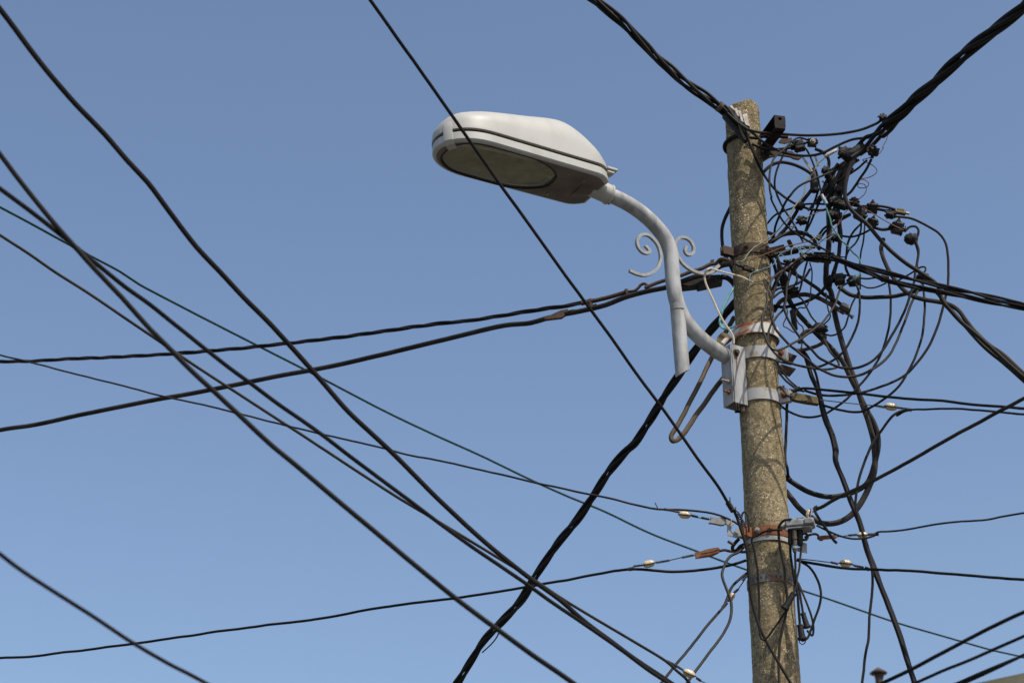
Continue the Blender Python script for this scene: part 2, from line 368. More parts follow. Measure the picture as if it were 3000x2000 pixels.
# ------------------------------------------------------------------ bands and ears round the pole
def ring(mb, z, h, out, th, a0=-180, a1=180, holes=False, n=72, tilt=0.0):
    full = a1 - a0 >= 360; v = []; f = []
    rows = 2 if not holes else 4; hz = [-.5, .5] if not holes else [-.5, -.2, .2, .5]
    m = n if full else n + 1
    for k in range(m):
        a = R(a0 + (a1 - a0) * k / n)
        for o in (out, out + th):
            for q in hz:
                zz = z + q * h; r = PR(z) + o
                v.append(Vector((PX + math.sin(a) * r, Y0 - math.cos(a) * r, zz + tilt * math.sin(a))))
    R2 = rows * 2
    for k in range(n):
        A = k * R2; B = ((k + 1) % m) * R2
        for q in range(rows - 1):
            if holes and q == 1 and k % 3 == 1:
                for qq in (q, q + 1): f.append((A + qq, B + qq, B + rows + qq, A + rows + qq))
                f.append((A + q, A + q + 1, A + rows + q + 1, A + rows + q)); f.append((B + q, B + q + 1, B + rows + q + 1, B + rows + q)); continue
            f.append((A + q, B + q, B + q + 1, A + q + 1)); f.append((A + rows + q, A + rows + q + 1, B + rows + q + 1, B + rows + q))
        f.append((A, A + rows, B + rows, B)); f.append((A + rows - 1, B + rows - 1, B + R2 - 1, A + R2 - 1))
    if not full:
        for A in (0, (m - 1) * R2):
            for q in range(rows - 1): f.append((A + q, A + q + 1, A + rows + q + 1, A + rows + q))
    mb.add(v, f)
def radial(az): return Vector((math.sin(az), -math.cos(az), 0)), Vector((math.cos(az), math.sin(az), 0))
def ear(mb, az, z, l, h, th=.006, out=.0, dz=0.0, slant=0.0):
    az = R(az); d, t = radial(az); c = on_pole(az, z, out + l / 2) + EZ * dz
    mb.box(c, ((d + EZ * slant).normalized(), t, EZ), (l, th, h), .0012)
def bolt(name, p, ax, parent, r=.008, l=.02, mt='galvbolt', shank=.0):
    ax = ax.normalized(); b = MB()
    b.lathe(p, ax, [(0, r * 1.5), (.0025, r * 1.5)], 14)
    b.lathe(p + ax * .0025, ax, [(0, r), (l * .45, r), (l * .5, r * .85)], 6)
    if shank: b.lathe(p + ax * (l * .5), ax, [(0, r * .55), (shank, r * .55)], 10)
    return b.build(name, M[mt], parent, 25)
# top bracket: U-bolt round the pole and a short channel that stands out towards the street
def top_bracket():
    zb = pole_z(400); root = empty('cable_bracket', (PX, Y0, zb), 'dark steel channel bracket held by a round bar near the pole top', 'bracket')
    pts = []
    for k in range(49):
        a = R(100 + 290 * k / 48 - 20); r = PR(zb) + .010
        pts.append(Vector((PX + math.sin(a) * r, Y0 - math.cos(a) * r, zb + .004 * math.cos(a))))
    tail = path('P 650,870:-.1 850,890:-.1 1000,850:-.12 1490,870:-.13')
    MB().tube(pts, .009, 10).build('round_bar', M['steel'], root)
    MB().tube(smooth(tail), .0075, 10).build('round_bar', M['steel'], root)
    A = at(*src('P', 985, 1010), -.03); B = at(*src('P', 1315, 560), -.24)
    d = (B - A); d.z = 0; d.normalize(); s = d.cross(EZ).normalized()
    if s.x < 0: s = -s
    L = (B - A).length; c = (A + B) / 2; c.z = (A.z + B.z) / 2
    d = (B - A).normalized(); u = s.cross(d); u = u if u.z > 0 else -u
    m = MB(); wd, hh, th = .052, .064, .006
    m.box(c + u * (hh / 2), (d, s, u), (L, wd, th), .001)
    m.box(c - u * (hh / 2), (d, s, u), (L, wd, th), .001)
    m.box(c + s * (wd / 2 - th / 2), (d, s, u), (L, th, hh - th - .001), .001)
    m.build('channel', M['steel'], root)
    e = B + d * .004; pl = MB()           # end plate with a round hole
    N = 20; ou = []; inn = []
    for k in range(N):
        a = 2 * math.pi * k / N; cx, cy = math.cos(a), math.sin(a); q = 1 / max(abs(cx) / (wd / 2), abs(cy) / (hh / 2))
        ou.append(e + s * cx * q + u * cy * q); hc = e + u * .016; inn.append(hc + s * cx * .009 + u * cy * .007)
    v = ou + inn + [p - d * .006 for p in ou] + [p - d * .006 for p in inn]; f = []
    for k in range(N):
        j = (k + 1) % N; f += [(k, j, N + j, N + k), (2 * N + k, 3 * N + k, 3 * N + j, 2 * N + j), (k, 2 * N + k, 2 * N + j, j), (N + k, N + j, 3 * N + j, 3 * N + k)]
    pl.add(v, f).build('end_plate', M['steel'], root)
    g = MB(); g.box(at(*src('P', 1060, 1180), -.06), ((d + EZ * -.9).normalized(), s, (u + d * .9).normalized()), (.11, .03, .006), .001); g.build('gusset', M['steel'], root)
    fl = MB()
    fl.prism(path('P 1290,960 1350,900 1568,880 1568,950 1430,1005 1300,985', -.10), Vector((0, .006, 0)))
    fl.prism([at(*src('O', x, y), -.05) for x, y in ((180, 590), (500, 560), (760, 585), (820, 640), (930, 690), (880, 730), (790, 715), (720, 680), (500, 650), (340, 690), (230, 760))], Vector((0, .012, 0)))
    fl.build('arm_plate', M['rustbrown'], root)
top_bracket()
def clamp(name, label, py, h, out, th, mt, ears=(), bolts=(), holes=False, emat=None, cat='pole band', extra=None, tilt=0):
    z = pole_z(py); root = empty(name, (PX, Y0, z), label, cat)
    m = MB(); ring(m, z, h, out, th, holes=holes, n=90 if holes else 72, tilt=tilt); m.build('strap', M[mt], root)
    for e in ears:
        q = MB(); ear(q, *e[:1], z, *e[1:]); q.build('ear', M[emat or mt], root)
    for (az, dz, o, side, bm_) in bolts:
        d, t = radial(R(az)); bolt('bolt', on_pole(R(az), z, o) + EZ * dz + (t * (side * .008) if side else Vector()), (t * side if side else d), root, .008, .022, bm_, .012 if side else 0)
    if extra: extra(root, z)
    return root
clamp('pole_clamp', 'brown rusted steel clamp with bolted ears round the upper pole', 726, .048, .003, .006, 'rustbrown',
      [(62, .07, .044, .008, .006), (70, .07, .044, .008, .006), (-62, .06, .042, .008, .006), (-70, .06, .042, .008, .006)],
      [(-18, .006, .009, 0, 'rustbrown'), (66, 0, .045, 1, 'rustbrown'), (55, 0, .009, 0, 'rustbrown')])
def wr_extra(root, z):
    for (pts, dy, th) in (('U 1040,590 1085,565 1280,635 1220,730 1040,690', .03, .05), ('U 1040,760 1080,745 1265,805 1200,880 1040,830', .03, .05)):
        MB().prism(path(pts, dy), Vector((.0, th, .012))).build('angle_plate', M['rust' if th < 0 else 'rustbrown'], root)
    MB().prism(path('U 222,530 225,390 290,325 380,350 420,395 330,470 315,550 270,560', -.03), Vector((.004, .03, 0))).build('ear', M['brass'], root)
    b = MB(); b.lathe(at(*src('U', 300, 480), -.06), at(*src('U', 390, 370), -.06) - at(*src('U', 300, 480), -.06), [(0, .011), (.036, .011), (.038, .009)], 12); b.build('bolt', M['rustpaint'], root)
clamp('painted_pole_band', 'wide pole band of flaking white paint over orange rust above the lamp bracket', 961, .052, .013, .004, 'rustpaint', extra=wr_extra)
clamp('rusty_pole_clamp', 'orange rusty clamp round the lower pole carrying the service wires', 1552, .042, .003, .005, 'rust',
      [(-50, .05, .045, .007, .006)], [(-32, .004, .008, 0, 'galv'), (0, .004, .008, 0, 'rust')])
clamp('grey_pole_strap', 'thin grey strap just under the orange rusty clamp', 1573, .022, .002, .003, 'galv')
clamp('perforated_strap', 'perforated rust stained steel strap below all other pole bands', 1690, .034, .002, .003, 'strap', holes=True)
# ------------------------------------------------------------------ the street lamp on its arm
def street_lamp():
    zc = pole_z(1092); root = empty('street_lamp', (PX, Y0, zc), 'off white street lamp on a curved galvanised arm with scrolls, clamped to the pole', 'street lamp')
    g = M['galv']; d, t = radial(AZ)
    # mounting channel: an upright open box at the pole
    ztop = at(*src('U', 440, 440), -.14).z; zbot = at(*src('U', 410, 1210), -.14).z
    zc = (ztop + zbot) / 2; H = ztop - zbot; sd = .074; c = Vector((PX, Y0, 0)) + d * (PR(zc) + .004 + sd / 2); c.z = zc
    m = MB(); th = .005
    m.box(c + d * (sd / 2), (d, t, EZ), (th, sd, H), .0015)
    for s in (-1, 1): m.box(c + t * (s * (sd / 2 - th / 2)) - d * (th / 2 + .0006), (d, t, EZ), (sd - th, th, H - .001), .0015)
    ch = m.build('mounting_channel', g, root)
    f0 = c + d * (sd / 2 + th / 2); f1 = c + t * (sd / 2)
    bolt('bolt', f1 + EZ * (H * .36) + d * .012, t, ch, .011, .03, 'rustbrown')
    bolt('bolt', f0 - EZ * (H * .12) + t * .012, d, ch, .009, .02, 'galvbolt', .03)
    bolt('bolt', f0 - EZ * (H * .30) + t * .012, d, ch, .008, .02, 'rust', .02)
    rs = MB(); rs.prism([f1 + EZ * (H * zz) + d * (.012 + xx) + t * .0002 for xx, zz in ((-.004, .33), (.004, .33), (.0045, .25), (.002, .17), (.001, .05), (-.001, .05), (-.0025, .18))], t * .0006); rs.build('rust_streak', M['rust'], ch)
    MB().tube([c - EZ * (H / 2 - .004) - d * .03 + t * .01, c - EZ * (H / 2 + .02) - d * .028 + t * .012], .008, 8).build('bolt', M['galvbolt'], ch)
    q = at(*src('U', 515, 1370), -.02); MB().tube([q - EX * .018, q + EX * .012], .0055, 8).build('bolt', M['steel'], ch)
    for py, nm in ((1029, 'clamp_band'), (1152, 'clamp_band')):
        z = pole_z(py); b = MB(); ring(b, z, .054, .003, .004); bo = b.build(nm, M['galvband'], root)
        for az in (57, 66):
            e = MB(); ear(e, az, z, .05, .06, .005, .004); e.build('ear', M['galvband'], bo)
        dd, tt = radial(R(57)); bolt('bolt', on_pole(R(57), z, .03) - tt * .003, -tt, bo, .009, .022, 'rust', .018)
    # arm tube
    arm = [arm_at('F', x, y) for x, y in ((150, 132), (180, 145), (270, 188), (360, 250), (430, 315), (488, 390), (518, 470), (527, 560), (534, 650), (550, 740), (582, 825), (640, 910), (720, 987), (800, 1045), (868, 1078))]
    arm.append(f0 + (arm[-1] - arm[-2]).normalized() * .004)
    arm = arm[:-1]; rt = 44.5 / 2 * mpp(arm[7])
    MB().tube(smooth(arm, .008), rt, 28).build('arm_tube', g, root)
    wl = MB(); p = arm[-1]; dv = (arm[-1] - arm[-2]).normalized()
    lo = []
    for k in range(33):
        a = 2 * math.pi * k / 32; u = dv.cross(EZ).normalized(); v = u.cross(dv); lo.append(p - dv * .012 + u * (math.cos(a) * (rt + .001)) + v * (math.sin(a) * (rt + .001)) + noise.noise_vector(Vector((k, 1, 2))) * .0015)
    wl.tube(lo, .0045, 6, False).build('weld_bead', g, root)
    # straight stub that runs on below the bend, cut at a slant
    a0 = arm_at('F', 556, 770); a1 = arm_at('F', 588, 1162); ax = (a1 - a0).normalized(); n = 28
    sdv = AN; u = (sdv - ax * sdv.dot(ax)).normalized(); v = ax.cross(u); V = []; Fc = []; rs_ = rt * .955
    for (o, cut, rr) in ((0, 0, rs_), ((a1 - a0).length, 1, rs_), ((a1 - a0).length, 1, rs_ - .004), (.02, 0, rs_ - .004)):
        for k in range(n):
            an = 2 * math.pi * k / n; off = u * (rr * math.cos(an)) + v * (rr * math.sin(an))
            hx = off.dot(AD) ; V.append(a0 + off + ax * (o + (cut * hx * .62)))
    for i in range(3):
        for k in range(n): Fc.append((i * n + k, i * n + (k + 1) % n, (i + 1) * n + (k + 1) % n, (i + 1) * n + k))
    st = MB().add(V, Fc).build('stub_tube', g, root)
    lo = []
    wc = arm_at('F', 562, 805)
    for k in range(20):
        an = R(-100 + 200 * k / 19); lo.append(wc + (u * -math.cos(an) + v * math.sin(an)) * (rs_ + .0015) + ax * (.004 * noise.noise(Vector((k * .9, 2, 3)))))
    MB().tube(lo, .003, 6).build('weld_bead', g, st)
    # scrolls of square bar
    S1 = '400,310 440,352 462,392 420,412 360,392 312,332 296,262 320,200 380,168 450,180 520,240 570,310 600,400 606,490 585,560 540,630 470,680 390,700 300,685 195,640'
    S2 = '940,322 924,380 950,425 990,432 1032,400 1038,340 1004,262 945,215 880,203 822,235 795,290 808,380 850,480 910,560 990,622 1080,665 1180,682 1260,670 1310,630 1370,572'
    for S in (S1, S2):
        p = [arm_at('W', *[float(q) for q in s.split(',')], -.012) for s in S.split()]
        MB().tube(smooth(p, .006), .0066, 4, True, AN).build('scroll', M['scroll'], root, 50)
    # ---------------- luminaire, built along its own axis: x from tip to back, z up
    A = arm_at('E', 100, 480); B = arm_at('E', 1950, 1000); X = (B - A).normalized(); L = (B - A).length
    print('lamp length', L, 'tilt', math.degrees(math.asin(X.z)))
    Yl = EZ.cross(X).normalized(); Zl = X.cross(Yl)   # Yl points away from the camera
    ROLL = R(-2); Yl, Zl = Yl * math.cos(ROLL) + Zl * math.sin(ROLL), Zl * math.cos(ROLL) - Yl * math.sin(ROLL)
    def lp(x, y, z): return A + X * x + Yl * y + Zl * z
    def interp(tab, t):
        for (a, va), (b, vb) in zip(tab, tab[1:]):
            if t <= b:
                i = tab.index((a, va)); pa = tab[max(i - 1, 0)]; pb = tab[min(i + 2, len(tab) - 1)]; h = b - a; f = (t - a) / h
                ma = (vb - pa[1]) / max(b - pa[0], 1e-6) * h; mb = (pb[1] - va) / max(pb[0] - a, 1e-6) * h
                return va * (1 + 2 * f) * (1 - f) ** 2 + ma * f * (1 - f) ** 2 + vb * f * f * (3 - 2 * f) + mb * f * f * (f - 1)
        return tab[-1][1]
    WM = .144
    def Wd(t):
        if t < .26: return WM * max(0.0, 1 - ((.26 - t) / .26) ** 2.3) ** .5
        if t > .90: return WM * (.955 - .30 * ((t - .9) / .1) ** 2.0)
        return WM * (1 - .045 * (t - .26) / .64)
    HT = [(0, .020), (.02, .056), (.07, .092), (.14, .112), (.3, .146), (.5, .180), (.65, .206), (.74, .207), (.83, .172), (.90, .118), (.955, .056), (.985, .026), (1.0, .010)]
    ts = [0, .004, .012, .02, .032, .045, .06, .08, .1, .12, .14, .16, .18, .2, .22, .24, .26] + [.26 + .62 * k / 22 for k in range(1, 23)] + [.9, .92, .94, .96, .975, .99, 1.0]
    def loft(sections, close=True):
        n = len(sections[0]); v = [p for s in sections for p in s]; f = []
        for i in range(len(sections) - 1):
            for k in range(n - 1 if not close else n):
                j = (k + 1) % n; f.append((i * n + k, i * n + j, (i + 1) * n + j, (i + 1) * n + k))
        f.append(tuple(range(n))); f.append(tuple((len(sections) - 1) * n + k for k in range(n)))
        return MB().add(v, f)
    secs = []
    for t in ts:
        wv = max(Wd(t), .004); h = interp(HT, t); s = []
        for k in range(33):
            a = math.pi * k / 32; cy, sz = math.cos(a), math.sin(a)
            tp = 1 - .20 * abs(sz) ** 1.5
            s.append(lp(t * L, wv * tp * math.copysign(abs(cy) ** .5, cy), h * abs(sz) ** .48 + .008))
        s += [lp(t * L, -wv - .004, .010), lp(t * L, -wv - .004, .0), lp(t * L, wv + .004, .0), lp(t * L, wv + .004, .010)]
        secs.append(s)
    loft(secs).build('hood', M['lamp'], root, 45)
    def plan(t0, t1, k, n=64, back=.0):           # closed outline of the plan shape scaled by k in width
        pts = []
        tt = [t0 + (t1 - t0) * (i / n) ** 1.6 for i in range(n + 1)]
        for t in tt: pts.append((t, -k * Wd(t)))
        for t in reversed(tt): pts.append((t, k * Wd(t)))
        return pts
    def shell(layers, name, mt, cap=True, fl=40):  # layers: (k width scale, inset, z)
        secs = []
        for (k, ins, z) in layers:
            pl = plan(0, 1, 1.0); cx = .5
            secs.append([lp((cx + (t - cx) * (1 - ins / (L / 2))) * L, y * (1 - ins / WM), z) for t, y in pl])
        return secs
    # gasket groove, lower tray with the opening for the glass
    loft(shell([(1, .011, .001), (1, .011, -.018)], '', None)).build('gasket', M['gasket'], root)
    tr = shell([(1, .012, -.014), (1, .002, -.0145), (1, .0, -.017), (1, .0, -.049), (1, .0025, -.0525), (1, .008, -.0575), (1, .016, -.0597), (1, .022, -.060)], '', None)
    v = [p for s in tr for p in s]; n = len(tr[0]); f = []
    for i in range(len(tr) - 1):
        for k in range(n): f.append((i * n + k, i * n + (k + 1) % n, (i + 1) * n + (k + 1) % n, (i + 1) * n + k))
    # bottom plate between the tray edge and the rounded opening
    ctr = (.385, 0.0); rx, ry = .330, WM * .86
    def opening(a, k=1.0, z=-.060):
        ca, sa = math.cos(a), math.sin(a); q = (abs(ca) ** 3.6 + abs(sa) ** 3.6) ** (-1 / 3.6)
        x = ctr[0] + rx * k * q * ca; y = ry * k * q * sa
        if x > .5: y *= 1 - .30 * ((x - .5) / .2) ** 1.5
        if x < .2: y *= 1 - .25 * ((.2 - x) / .14) ** 2
        return lp(x * L, y, z)
    outer = tr[-1]; oi0 = (len(tr) - 1) * n; o1 = len(v)
    for p in outer:
        q = p - A; x = q.dot(X) / L; y = q.dot(Yl); v.append(opening(math.atan2(y / ry, (x - ctr[0]) / rx)))
    o2 = len(v)
    for p in outer:
        q = p - A; x = q.dot(X) / L; y = q.dot(Yl); v.append(opening(math.atan2(y / ry, (x - ctr[0]) / rx), .985, -.045))
    for k in range(n):
        j = (k + 1) % n; f.append((oi0 + k, oi0 + j, o1 + j, o1 + k)); f.append((o1 + k, o1 + j, o2 + j, o2 + k))
    nb = (len(tr) - 2) * n                # the wall and the bottom plate, brown with shade in its colour, are two parts
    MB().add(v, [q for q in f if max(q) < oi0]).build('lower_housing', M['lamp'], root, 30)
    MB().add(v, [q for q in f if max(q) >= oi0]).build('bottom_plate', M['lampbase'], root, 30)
    NO = 64
    gs = [[opening(2 * math.pi * k / NO, s, z) for k in range(NO)] for s, z in ((1.0, -.053), (.9, -.062), (.6, -.069), (.25, -.072), (.004, -.073))]
    gi = [[opening(2 * math.pi * k / NO, s, z) for k in range(NO)] for s, z in ((.004, -.070), (.25, -.069), (.6, -.066), (.9, -.059), (1.0, -.050))]
    ga = gs + gi; NG = len(ga); gv = [p for q in ga for p in q]
    gf = [(i * NO + k, i * NO + (k + 1) % NO, ((i + 1) % NG) * NO + (k + 1) % NO, ((i + 1) % NG) * NO + k) for i in range(NG) if i != len(gs) - 1 for k in range(NO)]
    gf += [tuple((len(gs) - 1) * NO + k for k in range(NO)), tuple(len(gs) * NO + k for k in range(NO - 1, -1, -1))]
    MB().add(gv, gf).build('glass_cover', M['glass'], root)
    gk = MB(); gk.tube([opening(2 * math.pi * k / NO, 1.0, -.0605) for k in range(NO + 1)], .003, 6, False).build('gasket', M['gasket'], root)
    rf = [[opening(2 * math.pi * k / NO, s, z) for k in range(NO)] for s, z in ((.985, -.044), (.80, -.043), (.78, -.03), (.70, .02), (.4, .05), (.1, .052))]
    loft(rf).build('reflector', M['reflector'], root)
    MB().lathe(lp(.30 * L, 0, -.004), X, [(0, .012), (.03, .02), (.10, .026), (.17, .02), (.19, .014), (.23, .014)], 16).build('bulb', M['whitetape'], root)
    for x_, y_ in ((.75, -.09), (.75, .09), (.86, -.07)): bolt('screw', lp(x_ * L, y_, -.060), -Zl, root, .0045, .010)
    # latch over the tip, hinge at the back, neck and collar
    tq = .028; pt = lambda t: Vector((t * L, -Wd(t), 0)); tg = (pt(tq + .004) - pt(tq - .004)).normalized(); nm = Vector((tg.y, -tg.x, 0))
    if nm.y > 0: nm = -nm
    secs = []
    for o, z in ((-.026, .060), (-.004, .050), (.003, .034), (.006, .010), (.007, -.025), (.005, -.050), (-.010, -.065), (-.030, -.068)):
        secs.append([lp(*(pt(tq) + tg * u + nm * (o - .9 * u * u / .1) + EZ * z)) for u in (-.020, -.008, .008, .020)] + [lp(*(pt(tq) + tg * u + nm * (o - .010 - .9 * u * u / .1) + EZ * z)) for u in (.020, -.020)])
    loft(secs).build('latch', M['lamp'], root, 30)
    hg = MB(); hg.box(lp(L * 1.008, -.10, .004), (X, Yl, Zl), (.052, .05, .014), .003); hg.box(lp(L * 1.0, -.10, -.012), (X, Yl, Zl), (.036, .04, .012), .003); hg.build('hinge', M['lamp'], root)
    cend = arm[1]; cst = lp(L * .86, .0, -.058); cdv = (arm[0] - arm[2]).normalized()
    c1 = cend + cdv * .105
    nk = []
    for q in range(9):
        f_ = q / 8; ctrp = lp(L * .88, .012, -.036).lerp(c1, f_); s = []
        rw, rh = .10 * (1 - f_) + (rt + .010) * f_, .030 * (1 - f_) + (rt + .010) * f_
        for k in range(24):
            a = 2 * math.pi * k / 24; uu = Yl; vv = (-cdv).cross(uu).normalized()
            s.append(ctrp + uu * (rw * math.cos(a)) + vv * (rh * math.sin(a)))
        nk.append(s)
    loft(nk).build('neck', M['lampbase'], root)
    MB().lathe(c1, -cdv, [(-.01, rt + .008), (0, rt + .0105), (.085, rt + .0105), (.085, rt + .0135), (.094, rt + .0135), (.098, rt + .009), (.102, rt + .001)], 28).build('collar', M['lamp'], root)
    for s in (.02, .075): bolt('bolt', c1 - cdv * s + EZ * (rt + .008), EZ, root, .0045, .012)
    bolt('bolt', c1 - cdv * .09 - EZ * (rt + .006), -EZ, root, .0055, .016)
street_lamp()
# ------------------------------------------------------------------ cables
def cable(name, label, s, wd, mt, dy=None, ext=(0, 0), cat='cable', group=None, parent=None, n=8, bow=0.0, kink=1.0):
    if dy is None: dy = (random.uniform(-.10, .04), random.uniform(-.10, .04))
    p = path(s, dy); px = parse(s)
    mid = [q for q, c in zip(p, px) if 0 <= c[0] <= 3000 and 0 <= c[1] <= 2000] or p
    r = wd / 2 * sum(mpp(q) for q in mid) / len(mid)
    if bow:
        n_ = len(p) - 1; p = [at(c[0], c[1], (q.y - Y0) - bow * max(0.0, math.sin(math.pi * i / n_)) ** 1.2) for i, (q, c) in enumerate(zip(p, px))]
    p = smooth(extend(p, *ext)); d = 0; sd_ = len(COL.objects) * 1.7; pts = []
    for i, q in enumerate(p):                    # real sheath is never quite straight
        if i: d += (q - p[i - 1]).length
        e = min(1, d / .05); pts.append(q + (noise.noise_vector(Vector((d * 9, sd_, 1))) * .0020 + noise.noise_vector(Vector((d * 24, 3, sd_))) * .0009) * (e * kink * (.3 if name == 'overhead_cable' else 1)))
    p = pts
    o = MB().tube(p, r, n).build(name, M[mt], parent)
    return o if parent else tag(o, label, cat, group)
def bundle(label, s, nst, wd, hel, pitch, mt, dy=-.06, ext=(0, 0), phase=0.0, wob=.25, name='cable_bundle', group=None):
    p = path(s, dy); px = parse(s)
    mid = [q for q, c in zip(p, px) if 0 <= c[0] <= 3000 and 0 <= c[1] <= 2000]
    k = sum(mpp(q) for q in mid) / len(mid); r = wd / 2 * k; hr = hel * k
    c = smooth(extend(p, *ext), .012)
    root = empty(name, c[0], label, 'cable', group)
    T = [(c[min(i + 1, len(c) - 1)] - c[max(i - 1, 0)]).normalized() for i in range(len(c))]
    for q in range(nst):
        out = []; d = 0; u = T[0].cross(EZ).normalized()
        for i, pt in enumerate(c):
            if i: d += (pt - c[i - 1]).length
            u = (u - T[i] * u.dot(T[i])).normalized(); v = T[i].cross(u)
            a = phase + 2 * math.pi * (q / nst + d / pitch) + .5 * noise.noise(Vector((d * 2.1, q * 3.3, phase)))
            h = hr * (1 + wob * noise.noise(Vector((d * 2.7, 9 + q, phase))))
            out.append(pt + u * (h * math.cos(a)) + v * (h * math.sin(a)))
        MB().tube(out, r, 8).build('strand', M[mt], root)
    return root
# long spans in the open sky, nearer the camera at the left
cable('overhead_cable', 'black cable slanting past the lamp head down to the pole and across its front', 'S 1084,0:-2.1 1283,280:-1.7 1459,532:-1.35 1566,680 1637,780 1720,893 1797,998 1869,1100 1950,1209 2049,1350:-.34 2107,1429:-.22 2144,1491:-.155 C 850,360:-.145 900,500:-.135 935,620:-.125 945,720 950,830 975,1000 1030,1180:-.125 1100,1320 1170,1440 1245,1568:-.125', 9.5, 'black', ext=(2.5, .6))
cable('overhead_cable', 'black cable starting in the top left corner, highest of the left spans', 'S 0,28:-3.0 102,163 204,286 306,393 372,469 434,536 490,612 576,724 648,800 714,871 786,943 934,1106 1015,1200 1140,1317 1288,1465 1410,1578 1502,1654 1563,1700 1640,1756 1716,1822 1793,1879 1850,1922 1966,2000:-.9', 15, 'black', ext=(2, 1.5))
cable('overhead_cable', 'black cable crossing two others low on the left, then lowest at bottom centre', 'S 0,452:-3.2 51,520 128,617 189,689 230,735 276,786 357,871 444,968 490,1014 556,1081 628,1147 709,1223 791,1300 857,1354 1038,1506 1130,1583 1227,1664 1334,1751 1451,1838 1563,1919 1680,2000:-2.6', 16, 'black', ext=(2, 1.5))
cable('overhead_cable', 'blurred black cable entering the left edge above the thin green wire', 'S 0,553:-3.3 87,617 173,684 230,730 286,775 316,800 367,841 439,892 515,953 673,1078 740,1127 811,1180 931,1264 1028,1338 1130,1414 1227,1486 1308,1547 1385,1603 1461,1654 1543,1710 1614,1761 1716,1830 1818,1901 1900,1962 1962,2003:-1.2', 12.5, 'black', ext=(2, 1.5))
cable('overhead_cable', 'weathered brownish cable that ends at the bottom insulator left of the pole', 'S 0,689:-1.6 87,745 163,798 255,856 357,925 459,994 582,1078 689,1147 806,1223 867,1262 929,1303 1053,1384 1155,1450 1257,1511 1359,1572 1461,1634 1553,1690 1640,1748 1767,1825 1862,1881 1953,1937:-.6 C 440,1480 500,1530 560,1600:-.55', 9, 'grey', ext=(2, 1))
cable('overhead_cable', 'thin dark green wire running behind everything from left edge to lower right', 'S 0,607:1.2 77,648 194,712 265,750 352,796 408,833 510,887 628,948 939,1106 1119,1200 1257,1266 1410,1335 1553,1404 1655,1450 1767,1496 1904,1561 2028,1609 2144,1653 2190,1669 2351,1729 2422,1752 2505,1781 2630,1824 2737,1855 2821,1879 2905,1903 2982,1920 3000,1925:5.5', 6.2, 'green', ext=(2, 2), cat='wire')
cable('overhead_cable', 'thick weathered cable rising from the left edge towards the pole clamp', 'S 0,1259:1.6 102,1244 230,1216 357,1190 459,1170 561,1152 689,1127 816,1101 949,1077 1100,1043 1300,995 1479,953 1554,946 1593,935 1648,921 1692,913:.15 1775,893 1830,871 1900,852 1960,840:.0 W 870,790 1050,722 1250,665 1390,580:-.06 1550,545:-.125', 15, 'grey', ext=(2.5, 0))
bundle('twisted bundle of slim black cables entering the left edge above the thick weathered one', 'S 0,1059:2.2 77,1058 204,1051 306,1047 408,1042 490,1037 700,1020 1000,987 1291,947 1366,940 1443,929 1526,915 1609,903 1673,893:.2 1720,884 1780,872:.12', 3, 6.2, 3.4, .5, 'black', ext=(2.5, 0), phase=1)
cable('overhead_cable', 'blurred black cable cutting across the lower left corner', 'S -20,1608:-3.8 55,1664 170,1740 272,1804 391,1883 489,1940 604,2000:-3.3', 12.5, 'black', ext=(2, 2))
cable('service_cable', 'black cable near the bottom left edge rising to an insulator left of the pole', 'S 0,1926:1.0 85,1923 183,1910 238,1905 332,1891 417,1881 553,1861 680,1843 808,1827 893,1817 1000,1800 1053,1789 1206,1766 1359,1748 1512,1723 1665,1697 1767,1677:.1 1841,1667:.02 C 200,766 400,780 600,770 800,740 930,700:-.03', 8.2, 'black', ext=(2.5, 0))
cable('service_cable', 'slim cable from the left edge to the upper insulator left of the pole', 'S 0,1040:1.2 66,1055 204,1091 357,1129 474,1160 561,1178 689,1208 806,1238 920,1266 1002,1284 1135,1315 1196,1332 1257,1343 1410,1376 1563,1412 1716,1445:.05 C 0,270 150,310 310,340:-.02 450,345 600,355 750,385 850,430 930,490:-.08', 6, 'grey', ext=(2.5, 0))
bundle('thick twisted black bundle descending from behind the pole to the bottom edge', 'S 2185,850:.12 2120,925:.12 2080,970 2030,1035 1986,1102 1945,1163 1904,1230 1858,1300 1844,1312 1783,1380 1742,1445 1696,1516 1640,1583 1604,1634 1563,1695 1527,1756 1476,1812 1420,1873 1380,1935 1339,2000:1.4', 4, 10.5, 7.6, .62, 'black', ext=(0, 2), phase=.4, wob=.35)
cable('loose_strand', 'thin loose strand hanging just off the thick twisted bundle near the bottom', 'K 1100,1280:1.15 1085,1310 1060,1340 1035,1365 1005,1392:1.2', 4, 'black', cat='wire')
cable('cable_loop', 'flat folded brown loop of cable hanging left of the lamp bracket', 'S 2150,930:.09 2090,1040:.03 2030,1160:-.02 1985,1245 1966,1278 1970,1290:-.03 1982,1288:-.02 2003,1268 2042,1213 2090,1145 2122,1102 2150,1060:.06', 15, 'tan')
